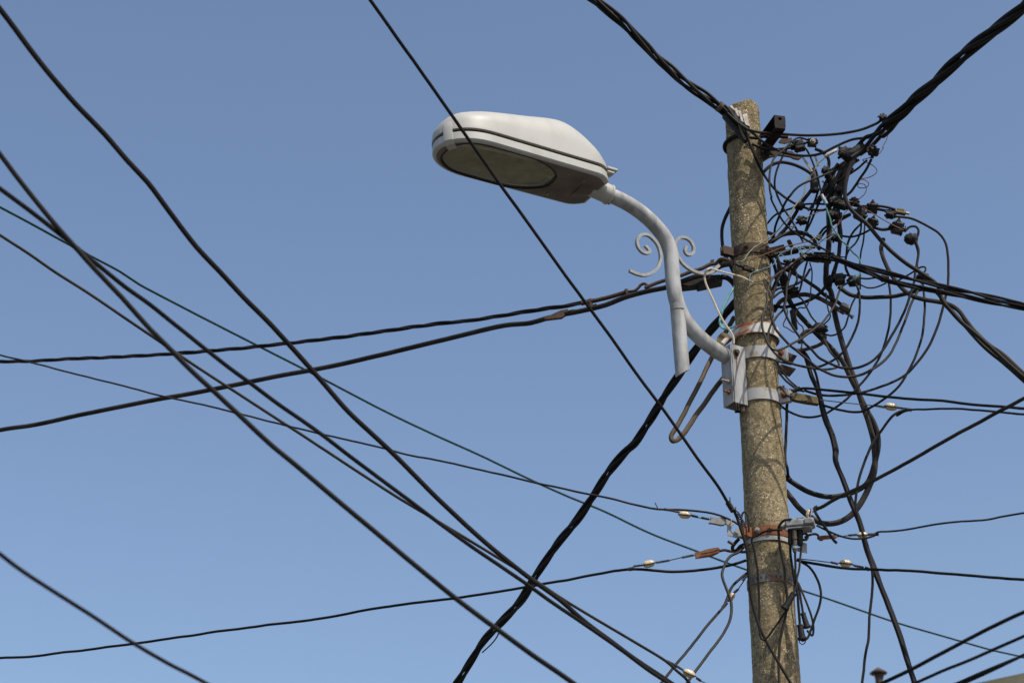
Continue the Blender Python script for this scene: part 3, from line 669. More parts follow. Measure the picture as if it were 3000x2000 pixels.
# top left and top right aerial bundles
bundle('twisted bundle from the top edge to the ribbed clamp at the pole top', 'H 330,0:-.35 500,130 640,240 760,370 900,510 1000,620 1130,730 1250,840 1380,940 1500,1020 1640,1130:-.16', 4, 11, 10.2, .74, 'black', ext=(2.5, .05), phase=2.2, wob=.45)
cable('jumper_cable', 'topmost black jumper sagging from the pole top to the right bundle', 'A 265,130:-.16 330,160 430,290:-.16 540,350 720,370 900,382 1100,380 1350,345 1500,285 1530,255:-.30', 8, 'black')
cable('jumper_cable', 'second black jumper sagging just below the topmost one', 'A 262,142:-.16 320,195 420,285:-.165 530,360 640,450 760,510 920,540 1050,525 1180,465 1300,415 1430,400:-.22', 8, 'black')
cable('jumper_cable', 'black jumper from the ribbed clamp running down the pole front then under the tangle', 'A 290,165:-.15 470,320:-.15 510,440 560,560:-.12 620,680:-.08 700,790 800,870 880,915 980,950 1080,955 1160,910:-.05', 8, 'black')
bundle('thick twisted bundle from the top right corner down to the tangle', 'M 2100,-60:-1.15 1960,70 1650,330 1400,520 1150,740 900,980 700,1150 560,1290 400,1420:-.33', 4, 15.5, 11, .72, 'black', ext=(2.5, .02), phase=.9, wob=.15)
for lab, s in (('upper strand fanning out of the thick right bundle into the dark sleeve', 'M 450,1350:-.34 330,1440 240,1540 A 1400,400 1330,480:-.2 1260,550'),
               ('middle strand fanning out of the thick right bundle into the dark sleeve', 'M 470,1380:-.36 400,1440 330,1510 A 1480,380 1390,480:-.24 1290,555'),
               ('lowest strand fanning out of the thick right bundle into the dark sleeve', 'M 520,1380:-.30 420,1500 340,1568 A 1540,370 1450,460:-.2 1360,530')):
    cable('bundle_strand', lab, s, 12, 'black')
# verticals and thick loops under the tangle
T_ = [
 ('riser_cable', 'thick black cable leaving the sleeve straight down, rightmost of the upper risers', 'R 640,330 560,450 500,650 470,850 480,1000 530,1130 600,1240 760,1390 880,1480 A 1500,1170 1600,1270 1720,1370 1830,1440 1950,1530 G 1130,560 1200,650 1300,760 1420,860 1560,985 1700,1110 1882,1275:-.3', 11.5, 'black', (-.16, -.3), (0, 2.5)),
 ('riser_cable', 'thick black cable dropping beside the hanging clamp to the long grey leg', 'A 1160,640 1125,780 1120,900 1120,1200 1100,1420 1105,1540 B 1262,260 1285,390 1312,520 1360,700 1430,900 1490,1080 1550,1260 1590,1400 1600,1480 C 1835,70 1800,180 1740,300 1650,400 1550,440 1470,440 1390,400 1310,335 1240,250:.03 1190,190:.1', 15.5, 'grey', (-.08, .05), (0, 0)),
 ('riser_cable', 'thick weathered cable slanting down right from the tangle and looping back to the pole', 'T 430,130 460,290 500,480 560,640 700,860 900,1080 1050,1230 1200,1380 1370,1568 B 1450,1000 1540,1180 1600,1290 1628,1400 1620,1500 C 1790,150 1710,210 1600,245 1480,248 1350,208 1225,125:.03 1180,85:.1', 14.5, 'grey', (-.02, .05), (0, 0)),
 ('riser_cable', 'thick double black cable that leaves the frame at the bottom right of the pole', 'T 760,1420 830,1520 B 1120,920 1160,1010 1185,1120 1215,1240 1270,1380 1296,1490 D 80,430 120,530 160,640 200,740 240,880 280,990 330,1120 400,1300 450,1460 485,1568', 12.5, 'black', (.0, -.2), (0, 2)),
 ('riser_cable', 'thinner cable running alongside the thick double one to the bottom right', 'T 790,1430 860,1520 B 1150,900 1175,1010 1200,1120 1235,1240 1290,1380 1316,1490 D 90,430 130,535 170,640 212,740 252,880 292,990 342,1120 411,1300 460,1460 495,1568', 7, 'black', (.015, -.2), (0, 2)),
 ('riser_cable', 'black cable from the sleeve falling between the two risers', 'A 1330,560 1260,640 1210,760 1190,900 1195,1050 1205,1180 1190,1330 1150,1450 1120,1568', 11, 'black', (-.14, .02), (0, 0)),
 ('riser_cable', 'thick strand that bows out right of the tangle before joining the lower right bundle', 'G 590,0 570,100 610,230 680,350 760,450 850,520 970,560 1150,590 1260,640 1360,760 1430,850 1550,965 1700,1070 1882,1240', 12, 'grey', (-.1, -.3), (0, 2.5)),
 ('riser_cable', 'thick strand sagging in from the taped joints to the lower right bundle', 'G 180,440 280,510 420,535 560,535 700,525 850,490 950,460 1060,475 1150,570 1250,700 1370,830 1520,990 1680,1120 1882,1300', 12, 'grey', (-.02, -.28), (0, 2.5)),
 ('loop_cable', 'arched thick black cable right of the pole top that passes behind the pole', 'A 1000,690 930,640 850,605 760,590 680,612 620,665:.10 500,790:.16 400,880:.16 350,960:.10 318,1040 300,1120 305,1220 325,1300 370,1390 400,1450:.02', 9.5, 'black', (-.06, .0), (0, 0)),
 ('loop_cable', 'left one of the twin slim loops beside the upper pole', 'O 1085,390 900,340 820,362 720,440 600,560 500,640 420,730 370,850 340,1000 335,1150 350,1300 380,1430 Q 370,180 440,350 540,540 650,690 800,830 1000,950 1200,1060 1400,1160 1600,1280 1882,1420', 5.6, 'black', (-.13, -.1), (0, 0)),
 ('loop_cable', 'right one of the twin slim loops beside the upper pole', 'O 760,470 700,500 640,580 560,720 500,850 450,1000 430,1150 440,1270 490,1420 Q 480,140 560,310 660,470 750,600 830,750 900,880 960,990', 5.6, 'black', (-.12, -.08), (0, 0)),
 ('loop_cable', 'slim black lead from the upper connector down to the white and blue taped end', 'O 930,460 1010,540 1080,650 1140,800 1190,920 1230,1050 1260,1200 1310,1370', 5.6, 'black', (-.13, -.13), (0, 0)),
 ('jumper_cable', 'thick black lead from the pole top along the bracket into the first connector', 'O 20,450 200,520 400,550 600,540 780,510 900,500', 8.6, 'black', (-.12, -.12), (0, 0)),
 ('jumper_cable', 'thick black lead curling down from the bolted connector', 'O 1180,540 1330,610 1420,720 1432,830 1400,960 1380,1080', 9, 'black', (-.12, -.08), (0, 0)),
 ('loop_cable', 'slim black cable with worn white spots sweeping left and down from the sleeve', 'O 1882,790 1700,880 1500,960 1300,1040 1080,1130 920,1210 800,1310 700,1430 Q 700,170 620,300 560,420 500,560 450,700 430,830 420,920', 6.2, 'black', (-.15, -.04), (0, 0)),
 ('loop_cable', 'slim black cable dropping from the right connector beside the copper curl', 'R 960,290 870,470 760,640 680,760 590,880 480,980 390,1060', 7, 'black', (-.18, -.1), (0, 0)),
 ('loop_cable', 'straight black strand crossing the tangle from the right connector to lower left', 'R 880,310 740,430 580,550 420,650 300,740 150,870 30,990 Q 1200,400 1130,560', 6, 'black', (-.16, -.05), (0, 0)),
 ('loop_cable', 'left one of two steep parallel strands in the middle of the tangle', 'Q 1250,20 1190,200 1140,350 1060,600 990,830 955,920', 6, 'black', (-.08, -.02), (0, 0)),
 ('loop_cable', 'right one of two steep parallel strands in the middle of the tangle', 'Q 1330,100 1210,380 1110,620 1020,800 985,880', 6, 'black', (-.06, -.02), (0, 0)),
 ('loop_cable', 'thick taped cable under the hanging clamp slanting to the pole', 'Q 1120,30 1000,190 900,330 820,480 740,600 650,730 560,830 480,920 340,1000', 10, 'black', (-.08, .02), (0, 0)),
 ('loop_cable', 'horizontal black strand crossing behind the blue taped end', 'Q 300,660 400,540 480,480 600,430 760,375 900,325 1050,300 1250,295 1450,305 1560,290', 5.6, 'black', (.02, -.06), (0, 0)),
 ('loop_cable', 'arched thick cable above the wrapped sleeve beside the brown clamp', 'Q 360,1000 450,940 600,870 780,840 920,840 1050,870 1150,960 1200,1060 1260,1130', 9.5, 'black', (.04, -.03), (0, 0)),
 ('loop_cable', 'pair strand curving from the right connectors into the lower risers', 'R 580,1290 400,1370 250,1460 120,1540 Q 1450,680 1330,760 1260,850 1210,930 1100,1080', 6.5, 'black', (-.14, -.06), (0, 0)),
 ('loop_cable', 'second pair strand curving below its twin into the lower risers', 'R 580,1310 420,1400 280,1480 170,1560 Q 1480,710 1370,800 1300,890 1240,970', 6.5, 'black', (-.12, -.05), (0, 0)),
 ('loop_cable', 'black lead sagging from the middle joint to the lower right connector', 'A 1210,1152 1290,1160 1370,1140 1430,1110 1475,1085', 6, 'black', (-.1, -.12), (0, 0)),
 ('loop_cable', 'thick black lead linking two connectors on the right of the tangle', 'A 1470,1090 1530,1105 1590,1100 1650,1110', 9, 'grey', (-.12, -.14), (0, 0)),
 ('loop_cable', 'grey lead joining the first two capped connectors', 'R 430,1010 530,1130 640,1240 760,1370 880,1470', 8, 'grey', (-.13, -.14), (0, 0)),
 ('loop_cable', 'upper one of two parallel leads ending in the brass terminal', 'R 640,1130 760,1160 900,1150 1080,1150 1250,1175 1400,1215', 7.5, 'grey', (-.14, -.14), (0, 0)),
 ('loop_cable', 'lower one of two parallel leads ending in the brass terminal', 'R 700,1220 860,1200 1080,1215 1250,1240 1400,1260', 7.5, 'grey', (-.13, -.13), (0, 0)),
 ('loop_cable', 'longest outer loop, from the brass terminal out right and back down to the pole', 'A 1560,1000 1650,1005 1750,1020 1850,1065 1960,1130 2010,1200 2030,1300 2035,1420 2030,1530 G 1170,480 1140,620 1090,790 1030,940 960,1060 880,1160 800,1240 700,1300 580,1350 450,1395 B 1500,1045 1350,1065 1180,1060 1060,1030:.02', 7, 'black', (-.14, -.02), (0, 0)),
 ('loop_cable', 'short black hook between the last connector and the frayed tape joint', 'A 1700,1120 1740,1085 1785,1082 1805,1105 1800,1150 1780,1180', 6.5, 'black', (-.14, -.14), (0, 0)),
 ('loop_cable', 'loop hanging from the frayed tape joint, inner of the two long right loops', 'G 885,20 912,100 900,220 885,300 870,400 840,500 800,620 750,730 690,850 620,970 550,1060 470,1130 380,1175 280,1190 190,1180 100,1145 0,1090 T 940,1440 800,1310 700,1180 600,1020 540,900 510,800 530,700 540,600 545,480 575,350 615,200 700,130 800,60', 7, 'black', (-.15, -.08), (0, 0)),
 ('loop_cable', 'twin lead dropping from the frayed tape joint to the lower taped joint', 'A 1785,1215 1805,1290 1795,1370 1810,1430', 6, 'black', (-.14, -.14), (0, 0)),
 ('loop_cable', 'loop from the lower taped joint running outside its neighbour and back up the pole side', 'G 935,430 900,490 850,590 800,720 750,850 700,970 640,1070 570,1140 490,1195 400,1240 300,1260 230,1265 130,1250 50,1215 0,1190 T 700,1450 580,1350 470,1230 380,1120 340,1020 310,920 300,800 315,680 350,560 390,440 430,330 520,200', 7, 'black', (-.14, -.1), (0, 0)),
 ('loop_cable', 'loop from the lower taped joint that ends at the flat buckle', 'G 955,430 965,520 970,640 965,760 945,890 910,1000 870,1110 810,1230 740,1340 650,1430 550,1500 450,1560 B 1500,1190 1400,1190 1300,1170 1160,1125', 6.5, 'black', (-.13, -.03), (0, 0)),
 ('loop_cable', 'loop from the small right joint sweeping far down to the pole edge', 'G 640,410 657,530 655,650 640,800 605,950 570,1050 520,1150 450,1250 370,1340 280,1440 B 1380,1100 1300,1160 1200,1215 1090,1235 1000,1215 930,1180 870,1130:.02', 6.5, 'black', (-.1, -.02), (0, 0)),
 ('loop_cable', 'loop from the taped joint bowing right then back towards the pole', 'T 1590,400 1630,480 1660,600 1665,800 1640,1000 1580,1170 1500,1330 1400,1480 1310,1560 B 1220,830 1150,850 1080,850 960,820 870,770', 6.5, 'black', (-.11, -.08), (0, 0)),
 ('loop_cable', 'grey loop sweeping left across the tangle and up in front of the pole edge', 'T 1490,405 1400,460 1340,570 1290,730 1200,880 1090,1020 960,1120 800,1240 650,1330 500,1410 400,1440 320,1420 260,1350 210,1220 175,1100 175,980 200,850 250,720 250,580 280,440 350,320 430,260 520,200 620,130', 6, 'grey', (-.12, -.13), (0, 0)),
 ('loop_cable', 'loop with pale tape near the pole running round under the flat bracket plates', 'T 520,640 500,810 430,890 340,1000 300,1070 270,1180 262,1290 300,1400 380,1500 460,1568 B 960,820 1080,850 1200,865 1290,860 1325,840 1310,790 1260,730 1210,640', 6.2, 'grey', (-.12, -.08), (0, 0)),
 ('stub_cable', 'thick grey cable slanting down to the lug with the frayed end', 'T 420,150 650,265 800,350 1000,490 1130,600 1330,700 1400,760', 10.5, 'grey', (.03, -.02), (0, 0)),
 ('stub_cable', 'thick brown arched cable ending in the lug with the frayed end', 'T 350,850 450,700 560,640 700,600 830,590 1000,630 1150,700 1300,790 1420,870', 12.5, 'brown', (.06, -.02), (0, 0)),
 ('loop_cable', 'black cable curving up from behind the pole to the taped joints', 'T 350,760 500,782 650,760 820,710 960,640 1080,540 1150,440 1220,300', 9, 'black', (.04, -.05), (0, 0)),
 ('loop_cable', 'short black lead under the wrapped sleeve down to the upper small joint', 'T 860,90 820,230 790,360 770,450 740,540 690,580', 5.5, 'black', (-.06, -.06), (0, 0)),
 ('loop_cable', 'wavy slim wire hanging from the wrapped sleeve through the middle of the tangle', 'T 900,100 930,220 935,360 920,480 910,600 880,710 820,790 740,790 690,860 690,950 730,1030 790,1080 805,1180 790,1300 770,1420', 3.8, 'grey', (-.05, -.07), (0, 0)),
 ('loop_cable', 'short lead between the upper and the lower small joint', 'T 680,600 780,660 830,740 880,840 930,930 980,990 1030,1050', 5, 'black', (-.07, -.07), (0, 0)),
 ('loop_cable', 'slim lead with a sharp bend beside the long grey riser', 'T 1150,560 1160,700 1190,850 1215,910 1200,960 1100,1060 950,1160 800,1230', 4, 'black', (-.1, -.09), (0, 0)),
 ('loop_cable', 'slim lead passing behind the lug and curling to the lower joint', 'T 1640,560 1540,750 1510,850 1480,960 1440,1070 1380,1140 1300,1200 1220,1215 1120,1190', 5, 'black', (-.09, -.06), (0, 0)),
 ('loop_cable', 'thick brown ring of cable under the lower joint', 'T 740,1330 780,1210 850,1150 950,1135 1060,1160 1130,1220 1115,1310 1020,1370 900,1410 780,1440 690,1440', 10.5, 'brown', (-.02, -.02), (0, 0)),
 ('loop_cable', 'slim wire with a kink and rusty tip left of the brown ring', 'T 550,800 560,870 530,960 500,1030 500,1070 560,1100 630,1150 670,1170', 3.6, 'brown', (-.06, -.06), (0, 0)),
 ('loop_cable', 'black lead joining the two taped joints under the bundle', 'G 150,330 220,330 370,355 450,362 545,350 640,350', 5.5, 'black', (-.08, -.1), (0, 0)),
 ('loop_cable', 'slim sagging lead under the two taped joints', 'G 380,420 440,448 500,448 560,430 615,405', 4.5, 'black', (-.09, -.1), (0, 0)),
 ('loop_cable', 'slim lead rising into a small hook at the lower right taped joint', 'G 720,385 800,340 880,290 940,258 970,258 978,280 958,312', 5, 'black', (-.1, -.15), (0, 0)),
 ('loop_cable', 'left one of the slim leads hanging through the gap right of the risers', 'A 1365,1060 1310,1120 1270,1200 1255,1290 1250,1400 1290,1480', 6, 'black', (-.08, -.08), (0, 0)),
 ('loop_cable', 'middle one of the slim leads hanging through the gap, with torn tape', 'A 1370,1040 1362,1120 1330,1200 1270,1270 1245,1370 1280,1470', 5, 'black', (-.1, -.1), (0, 0)),
 ('loop_cable', 'right one of the slim leads hanging straight through the gap', 'A 1395,1060 1385,1180 1365,1290 1358,1400 1360,1560', 4.5, 'black', (-.07, -.07), (0, 0)),
 ('loop_cable', 'black strand close to the pole below the brown clamp', 'Q 380,1270 420,1400 460,1568 T 380,330 430,460', 9, 'black', (.0, -.02), (0, 0)),
 ('loop_cable', 'second black strand close to the pole below the brown clamp', 'Q 470,1250 500,1330 570,1400 660,1400 T 540,80 640,60', 6, 'black', (-.02, -.04), (0, 0)),
 ('loop_cable', 'black strand from the sleeve fanning down left to the pole side', 'Q 960,1340 860,1430 760,1540 T 520,170 440,290 360,420 320,520', 7, 'black', (-.06, -.04), (0, 0)),
 ('loop_cable', 'second strand fanning from the sleeve beside the first', 'Q 900,1330 760,1420 640,1530 T 480,210 400,340 340,470', 6, 'black', (-.05, -.02), (0, 0)),
 ('loop_cable', 'upright black strand under the sleeve meeting the pale taped loop', 'T 800,70 660,200 590,330 560,470 545,600 520,720 505,800', 7, 'black', (-.08, -.11), (0, 0)),
 ('tap_cable', 'lower lead leaving the pole edge towards the flat buckle', 'B 865,890 930,960 1010,1020 1060,1035', 6, 'black', (.0, -.05), (0, 0)),
 ('tap_cable', 'upper lead leaving the pole edge towards the flat buckle', 'B 880,870 950,950 1020,1015', 5, 'black', (.01, -.04), (0, 0)),
 ('tap_cable', 'black lead hanging straight down the pole edge from the flat buckle', 'B 1010,1020 960,1070 935,1120 928,1250 920,1400 916,1568 C 1224,50:-.02 1232,110:.02 1262,150:.03', 8, 'grey', (-.05, .0), (0, 0)),
]
for nm, lab, s, wd, mt, dy, ex in T_:
    L_ = sum(math.hypot(a[0] - b[0], a[1] - b[1]) for a, b in zip(parse(s), parse(s)[1:]))
    cable(nm, lab, s, wd * 1.1, mt, dy, ex, bow=random.uniform(.08, .26) if nm == 'loop_cable' and L_ > 330 and ':' not in s.split()[-1] else 0)
# services leaving to the right
for lab, s_, wd in (('leftmost thick strand dropping from the left end of the dark sleeve', 'R 500,330 370,430 240,560 190,700 180,850', 12),
                ('thin strand running from the dark sleeve to the blue taped end', 'R 600,320 430,480 310,640 200,760 90,900 -20,1010', 8),
                ('short strand bowing from the dark sleeve behind the upright dusty connector', 'R 560,360 450,500 390,640 340,780 320,950', 9),
                ('strand from the dark sleeve that ends at the first capped connector', 'R 620,340 520,520 450,700 420,880 400,1040 430,1150', 8),
                ('dark rod like strand between the brown clamp ear and the wrapped sleeve', 'Q 500,1230 660,1205 850,1168', 13),
                ('dark strand hugging the pole above the brown clamp ear', 'Q 310,825 380,850 410,910 370,980 330,1010', 11),
                ('dark lump of cable under the left end of the wrapped sleeve', 'Q 610,1350 700,1350 800,1340 920,1300', 10),
                ('upper bare ended tail sticking out of the wrapped sleeve', 'Q 1150,1190 1300,1195 1530,1205', 4.5),
                ('lower bare ended tail sticking out of the wrapped sleeve', 'Q 1280,1235 1500,1255 1745,1280', 4),
                ('thick strand dropping right of the blue taped end', 'Q 1650,460 1640,640 1655,850 1640,1050 1600,1280 1530,1560', 10),
                ('steep strand from the dark sleeve past the hanging clamp', 'O 1860,830 1650,1000 1480,1220 1330,1430 1200,1568', 8),
                ('second steep strand from the dark sleeve past the hanging clamp', 'O 1882,900 1720,1060 1560,1260 1440,1400 1330,1568', 7),
                ('thick strand between the small dark connector and the upright one', 'O 1390,930 1450,1060 1470,1200 1480,1400 1500,1568', 12),
                ('slack strand below the wrapped sleeve towards the pole', 'T 330,560 420,500 560,470 700,430 820,330 900,200', 7),
                ('slack strand behind the upper small joint', 'T 340,640 440,560 540,520 640,470 700,380 690,260 640,150', 7),
                ('broad black strand under the right end of the dark sleeve', 'A 1310,560 1245,680 1190,790 1180,900', 14),
                ('broad black strand under the middle of the dark sleeve', 'A 1255,580 1185,700 1135,820 1120,950', 13),
                ('broad black strand from the left connector towards the hanging clamp', 'A 1190,600 1120,700 1075,800 1040,900', 10),
                ('slanting black strand crossing the broad ones under the sleeve', 'A 1350,570 1260,630 1170,710 1090,800 1040,870 960,960', 8),
                ('dark strand leaving the brown clamp ear upward', 'A 680,1200 760,1150 860,1125 960,1140', 12),
                ('dark strand leaving the brown clamp ear level', 'A 700,1300 800,1272 900,1245 1010,1235', 12),
                ('dark strand leaving the brown clamp ear downward', 'A 715,1310 750,1390 790,1470 800,1568', 12),
                ('bent dark strand under the wrapped sleeve left end', 'A 860,1330 800,1370 770,1430 775,1540', 9),
                ('second bent dark strand under the wrapped sleeve left end', 'A 900,1345 850,1400 820,1460 800,1560', 7),
                ('heavy strand through the middle of the tangle into the risers', 'R 300,900 310,1080 260,1250 210,1350 190,1480 Q 1420,900 1440,1100', 10)):
    cable('bundle_strand', lab, s_, wd, 'black', (-.13, -.08))
cable('service_cable', 'black cable running right from the pole, upper one of the nearly level pair', 'B 1000,1025:-.05 1050,1012 1120,1014 1300,1034 1500,1052 1700,1076 1900,1098 D 600,125 800,148 1045,168:-.6', 8.5, 'black', ext=(0, 2.5))
cable('service_cable', 'slim cable running right from the round insulator, lower one of the nearly level pair', 'D 395,205:-.11 440,180 560,170 700,170 850,180 1045,197:-.6', 6.5, 'black', ext=(0, 2.5))
cable('drop_cable', 'cable that turns down at the round right insulator and drops to the bottom edge', 'D 450,178:-.125 420,180 380,200 310,290 260,370 220,470 190,590 185,660 200,730 230,830 255,920 272,1000 268,1130 255,1250 250,1350 235,1430 218,1568:-.25', 8, 'black', ext=(0, 1))
cable('service_cable', 'thick cable slanting up right from the insulator on the grey tap box', 'V 1760,370:-.16 1850,345 2000,260 D 100,620 250,550 400,470 550,385 700,300 850,220 960,160 1045,115:-.9', 11, 'grey', ext=(0, 2.5))
cable('stub_cable', 'cut cable end hanging down right of the grey tap box', 'V 1800,330:-.165 1765,345 1765,400 1830,520 1900,620 1980,730 2060,850 C 1572,578:-.17', 9, 'grey')
cable('service_cable', 'slim wavy cable leaving to the right at tap box height', 'C 1430,455:-.13 1500,490 1600,530 1700,550 1780,545 1850,520 D 295,800 400,790 550,765 700,745 850,735 950,715 1045,700:-.6', 6.2, 'grey', ext=(0, 2.5))
cable('service_cable', 'double black cable leaving to the right below the tap box', 'C 1290,700:-.08 1400,722 1550,747 1700,760 1800,766 1930,770 D 400,990 600,1005 800,1022 1045,1040:-.5', 8.6, 'black', ext=(0, 2.5))
cable('overhead_cable', 'uppermost of three near black cables crossing the lower right corner', 'N 560,860:-2.0 720,784 1050,630 1350,470 1700,285 2000,130 2280,0 2420,-60:-2.4', 12, 'black', ext=(1.5, 2))
cable('overhead_cable', 'middle one of three near black cables crossing the lower right corner', 'N 960,850:-2.0 1100,784 1400,650 1700,530 2000,400 2352,245 2420,215:-2.4', 10, 'black', ext=(1.5, 2))
bundle('lowest of three near black cables crossing the lower right corner, a twisted pair', 'N 1500,830:-2.0 1620,784 1900,660 2352,460 2450,415:-2.4', 2, 9, 4, .9, 'black', ext=(1.5, 2))
bundle('upper twisted pair leaving the wrapped sleeve to the right edge', 'A 900,1290:-.06 1060,1300 1150,1305 G 120,175 250,212 400,250 600,305 750,345 860,375 1000,405 1200,450 1400,490 1600,540 1750,575 1882,600:-.5', 2, 8, 4.2, .55, 'black', ext=(0, 2.5), phase=.3)
bundle('lower twisted group leaving the wrapped sleeve to the right edge', 'A 920,1330:-.07 1060,1320 1160,1335 G 200,205 350,268 500,330 600,372 750,410 900,445 1100,480 1300,520 1500,560 1700,600 1882,632:-.5', 3, 7.5, 4.8, .6, 'black', ext=(0, 2.5), phase=1.3)
# thin coloured wires
W_ = [
 ('copper_wire', 'curled copper wire hanging right of the tangle', 'A 1580,350 1560,420 1530,480 R 1180,80 1100,190 1000,230 880,275 792,305 860,350 960,392 1030,450 1058,512 1020,570 900,630 760,658 830,672 890,710 912,755 880,800 790,822 715,805 700,768 760,740 830,762 862,815 858,880 830,940 740,1010 650,1100 560,1190 480,1270 430,1350 390,1430 330,1520 A 1200,1030 1180,1080 1100,1160 1000,1240 880,1330 800,1400 700,1460 600,1500 540,1505', 2.6, 'copper', -.17),
 ('copper_wire', 'brownish orange wire slanting down right over the capped connectors', 'R 420,1110 530,1075 680,1090 800,1180 900,1240 1060,1330 1220,1420 1360,1500 1480,1568 A 1690,1112', 3.6, 'orange', -.175),
 ('copper_wire', 'orange wire crossing the brown clamp in front of the pole', 'Q -20,1330 0,1320 180,1250 400,1170 560,1100 720,1060 900,1020 1050,980 1160,930 1260,890', 3.8, 'orange', -.15),
 ('copper_wire', 'short orange wire from the small rusty connector to the middle of the tangle', 'Q 1030,550 1200,460 1300,420 1400,380', 3.4, 'orange', -.12),
 ('earth_wire', 'olive to grey green wire from the white tape down across the pole', 'O 1370,690 1320,740 1240,810 1190,890 1140,990 1070,1060 1020,1140 1000,1230 980,1360 930,1450 Q 900,220 820,320 750,430 710,520 650,610 580,680 500,780 420,850 330,920 200,1010 60,1100 A 560,1230 500,1290 465,1340 410,1352', 4.2, 'olive', -.16),
 ('earth_wire', 'brown wire running beside the grey green one over the brown clamp', 'Q 640,690 760,720 820,690 700,800 A 640,1215 560,1260 500,1310 400,1350', 3.6, 'brown', -.145),
 ('earth_wire', 'sea green wire from the blue tape ending in a taped joint', 'Q 1385,370 1420,470 1460,580 1480,680 1540,790 1600,880 1640,940 1740,1040 1882,1200 A 1355,1330 1358,1440 1310,1485 1280,1500', 4.6, 'seagreen', -.14),
 ('signal_wire', 'pale blue wire in a zigzag beside the middle joint', 'Q 1605,845 1580,835 1520,870 1440,930 1340,965 1230,920 1105,853 1180,940 1240,1010 1268,1060 1240,1090 1150,1085 1050,1075 970,1045', 2.6, 'paleblue', -.15),
 ('signal_wire', 'pale blue wire curling over the wrapped sleeve', 'Q 500,1260 550,1220 600,1260 650,1310 740,1340 752,1280 745,1180 780,1100 830,1088 880,1130 940,1220 995,1290 970,1220 895,1105 980,1120 1080,1180 1145,1212 1120,1150 1070,1100', 2.6, 'paleblue', -.155),
 ('signal_wire', 'short pale blue wire beside the brown clamp ear', 'Q 525,1200 620,1175 745,1143', 2.8, 'paleblue', -.14),
 ('signal_wire', 'pale grey blue wire sweeping across the pole below the brown clamp', 'Q 460,1310 430,1390 370,1440 230,1490 60,1545 A 525,1440 515,1480 540,1512', 2.8, 'paleblue', -.14),
 ('lamp_cable', 'cream cable tied to the scroll and running down into the lamp bracket', 'W 1815,792:-.125 1700,735 1580,695:-.14 1440,660 1340,630:-.16 1262,612 1212,636:-.165 1186,690:-.15 1190,770 1230,880 1290,1020 1370,1200 1450,1340 1530,1450 1562,1530:-.145 1565,1600', 6.2, 'cream', None),
 ('signal_cable', 'pale cyan cable bending from the pole to the painted band', 'W 1600,800:.02 1560,870:-.02 1500,980 1440,1100 1400,1220 1385,1310 1410,1380 1450,1405 1520,1395 1600,1362:-.02', 7.6, 'cyan', None),
]
for nm, lab, s, wd, mt, dy in W_: cable(nm, lab, s, wd, mt, dy if dy is None or ':' in s else (dy, dy), cat='wire', n=6)
# leads below the tap box
K_ = [
 ('lead', 'lead leaving the tap box leftward, then bent tightly low on the pole front', 'V 1260,690:-.2 1100,690 980,720 880,775:-.15 815,800 795,840:-.14 C 985,620 1010,760 1020,900 1025,1050 1025,1200:-.125 X 342,900 352,970 385,1000 430,975:-.13 520,860 620,720 690,610:-.16', 6.5, 'black'),
 ('lead', 'lead bowing from the top of the tap box straight down the pole front', 'V 1400,525:-.2 1280,550 1212,640 1210,750:-.16 1220,900 1260,1100 1300,1300 1312,1500 X 690,400:-.125 692,600 660,780 610,1000 598,1150 590,1300 602,1568:-.125', 8, 'grey'),
 ('lead', 'leftmost lead dropping from the tap box into the lower rubber sleeve', 'V 1390,850:-.17 1395,1100 1440,1400 X 800,250 835,400 850,600 865,810:-.14', 8, 'black'),
 ('lead', 'lead dropping from the tap box into the upper rubber sleeve', 'V 1460,1030:-.17 1465,1200 1470,1400 X 850,300 880,480 908,660:-.14', 7, 'black'),
 ('lead', 'lead crossing from the tap box back to the tilted rubber sleeve', 'V 1560,860:-.17 1545,1100 1520,1300 1490,1420 X 830,250 795,390:-.16', 6.5, 'grey'),
 ('lead', 'inner one of the two bowed leads right of the rubber sleeves', 'X 845,250:-.1 920,430 990,600 1030,740 1042,870 1025,940 985,900 960,870:-.14', 6.5, 'grey'),
 ('lead', 'outer one of the two bowed leads right of the rubber sleeves', 'C 1300,700:-.08 X 990,50 1090,200 1140,380 1120,560 1060,730 1005,880 960,980 890,1010:-.14', 7.5, 'grey'),
 ('lead', 'small wire loop under the lower rubber sleeve', 'X 855,1005:-.14 870,1045 905,1058 935,1035 945,1005', 3, 'black'),
 ('drop_cable', 'cable curving down left of the pole from the hook to the bottom insulator', 'C 935,585:-.1 880,640 820,670 775,740 760,800 790,900 825,1000 820,1100 780,1200 720,1290 650,1380 580,1470 505,1575:-.4', 8.6, 'grey'),
 ('drop_cable', 'black cable from behind the lower pole down left to the bottom edge', 'C 945,785:.0 880,840 830,890 800,960 770,1030 700,1110 600,1230 500,1360 420,1450 325,1575:-.45', 8.6, 'black'),
 ('lead', 'small upright loop of cable against the left of the pole above the rusty clamp', 'C 905,490:-.1 897,410 905,370 920,358 940,380 950,440 952,500', 6, 'grey'),
]
for nm, lab, s, wd, mt in K_: cable(nm, lab, s, wd, mt, ext=(0, .8 if nm == 'drop_cable' else 0))
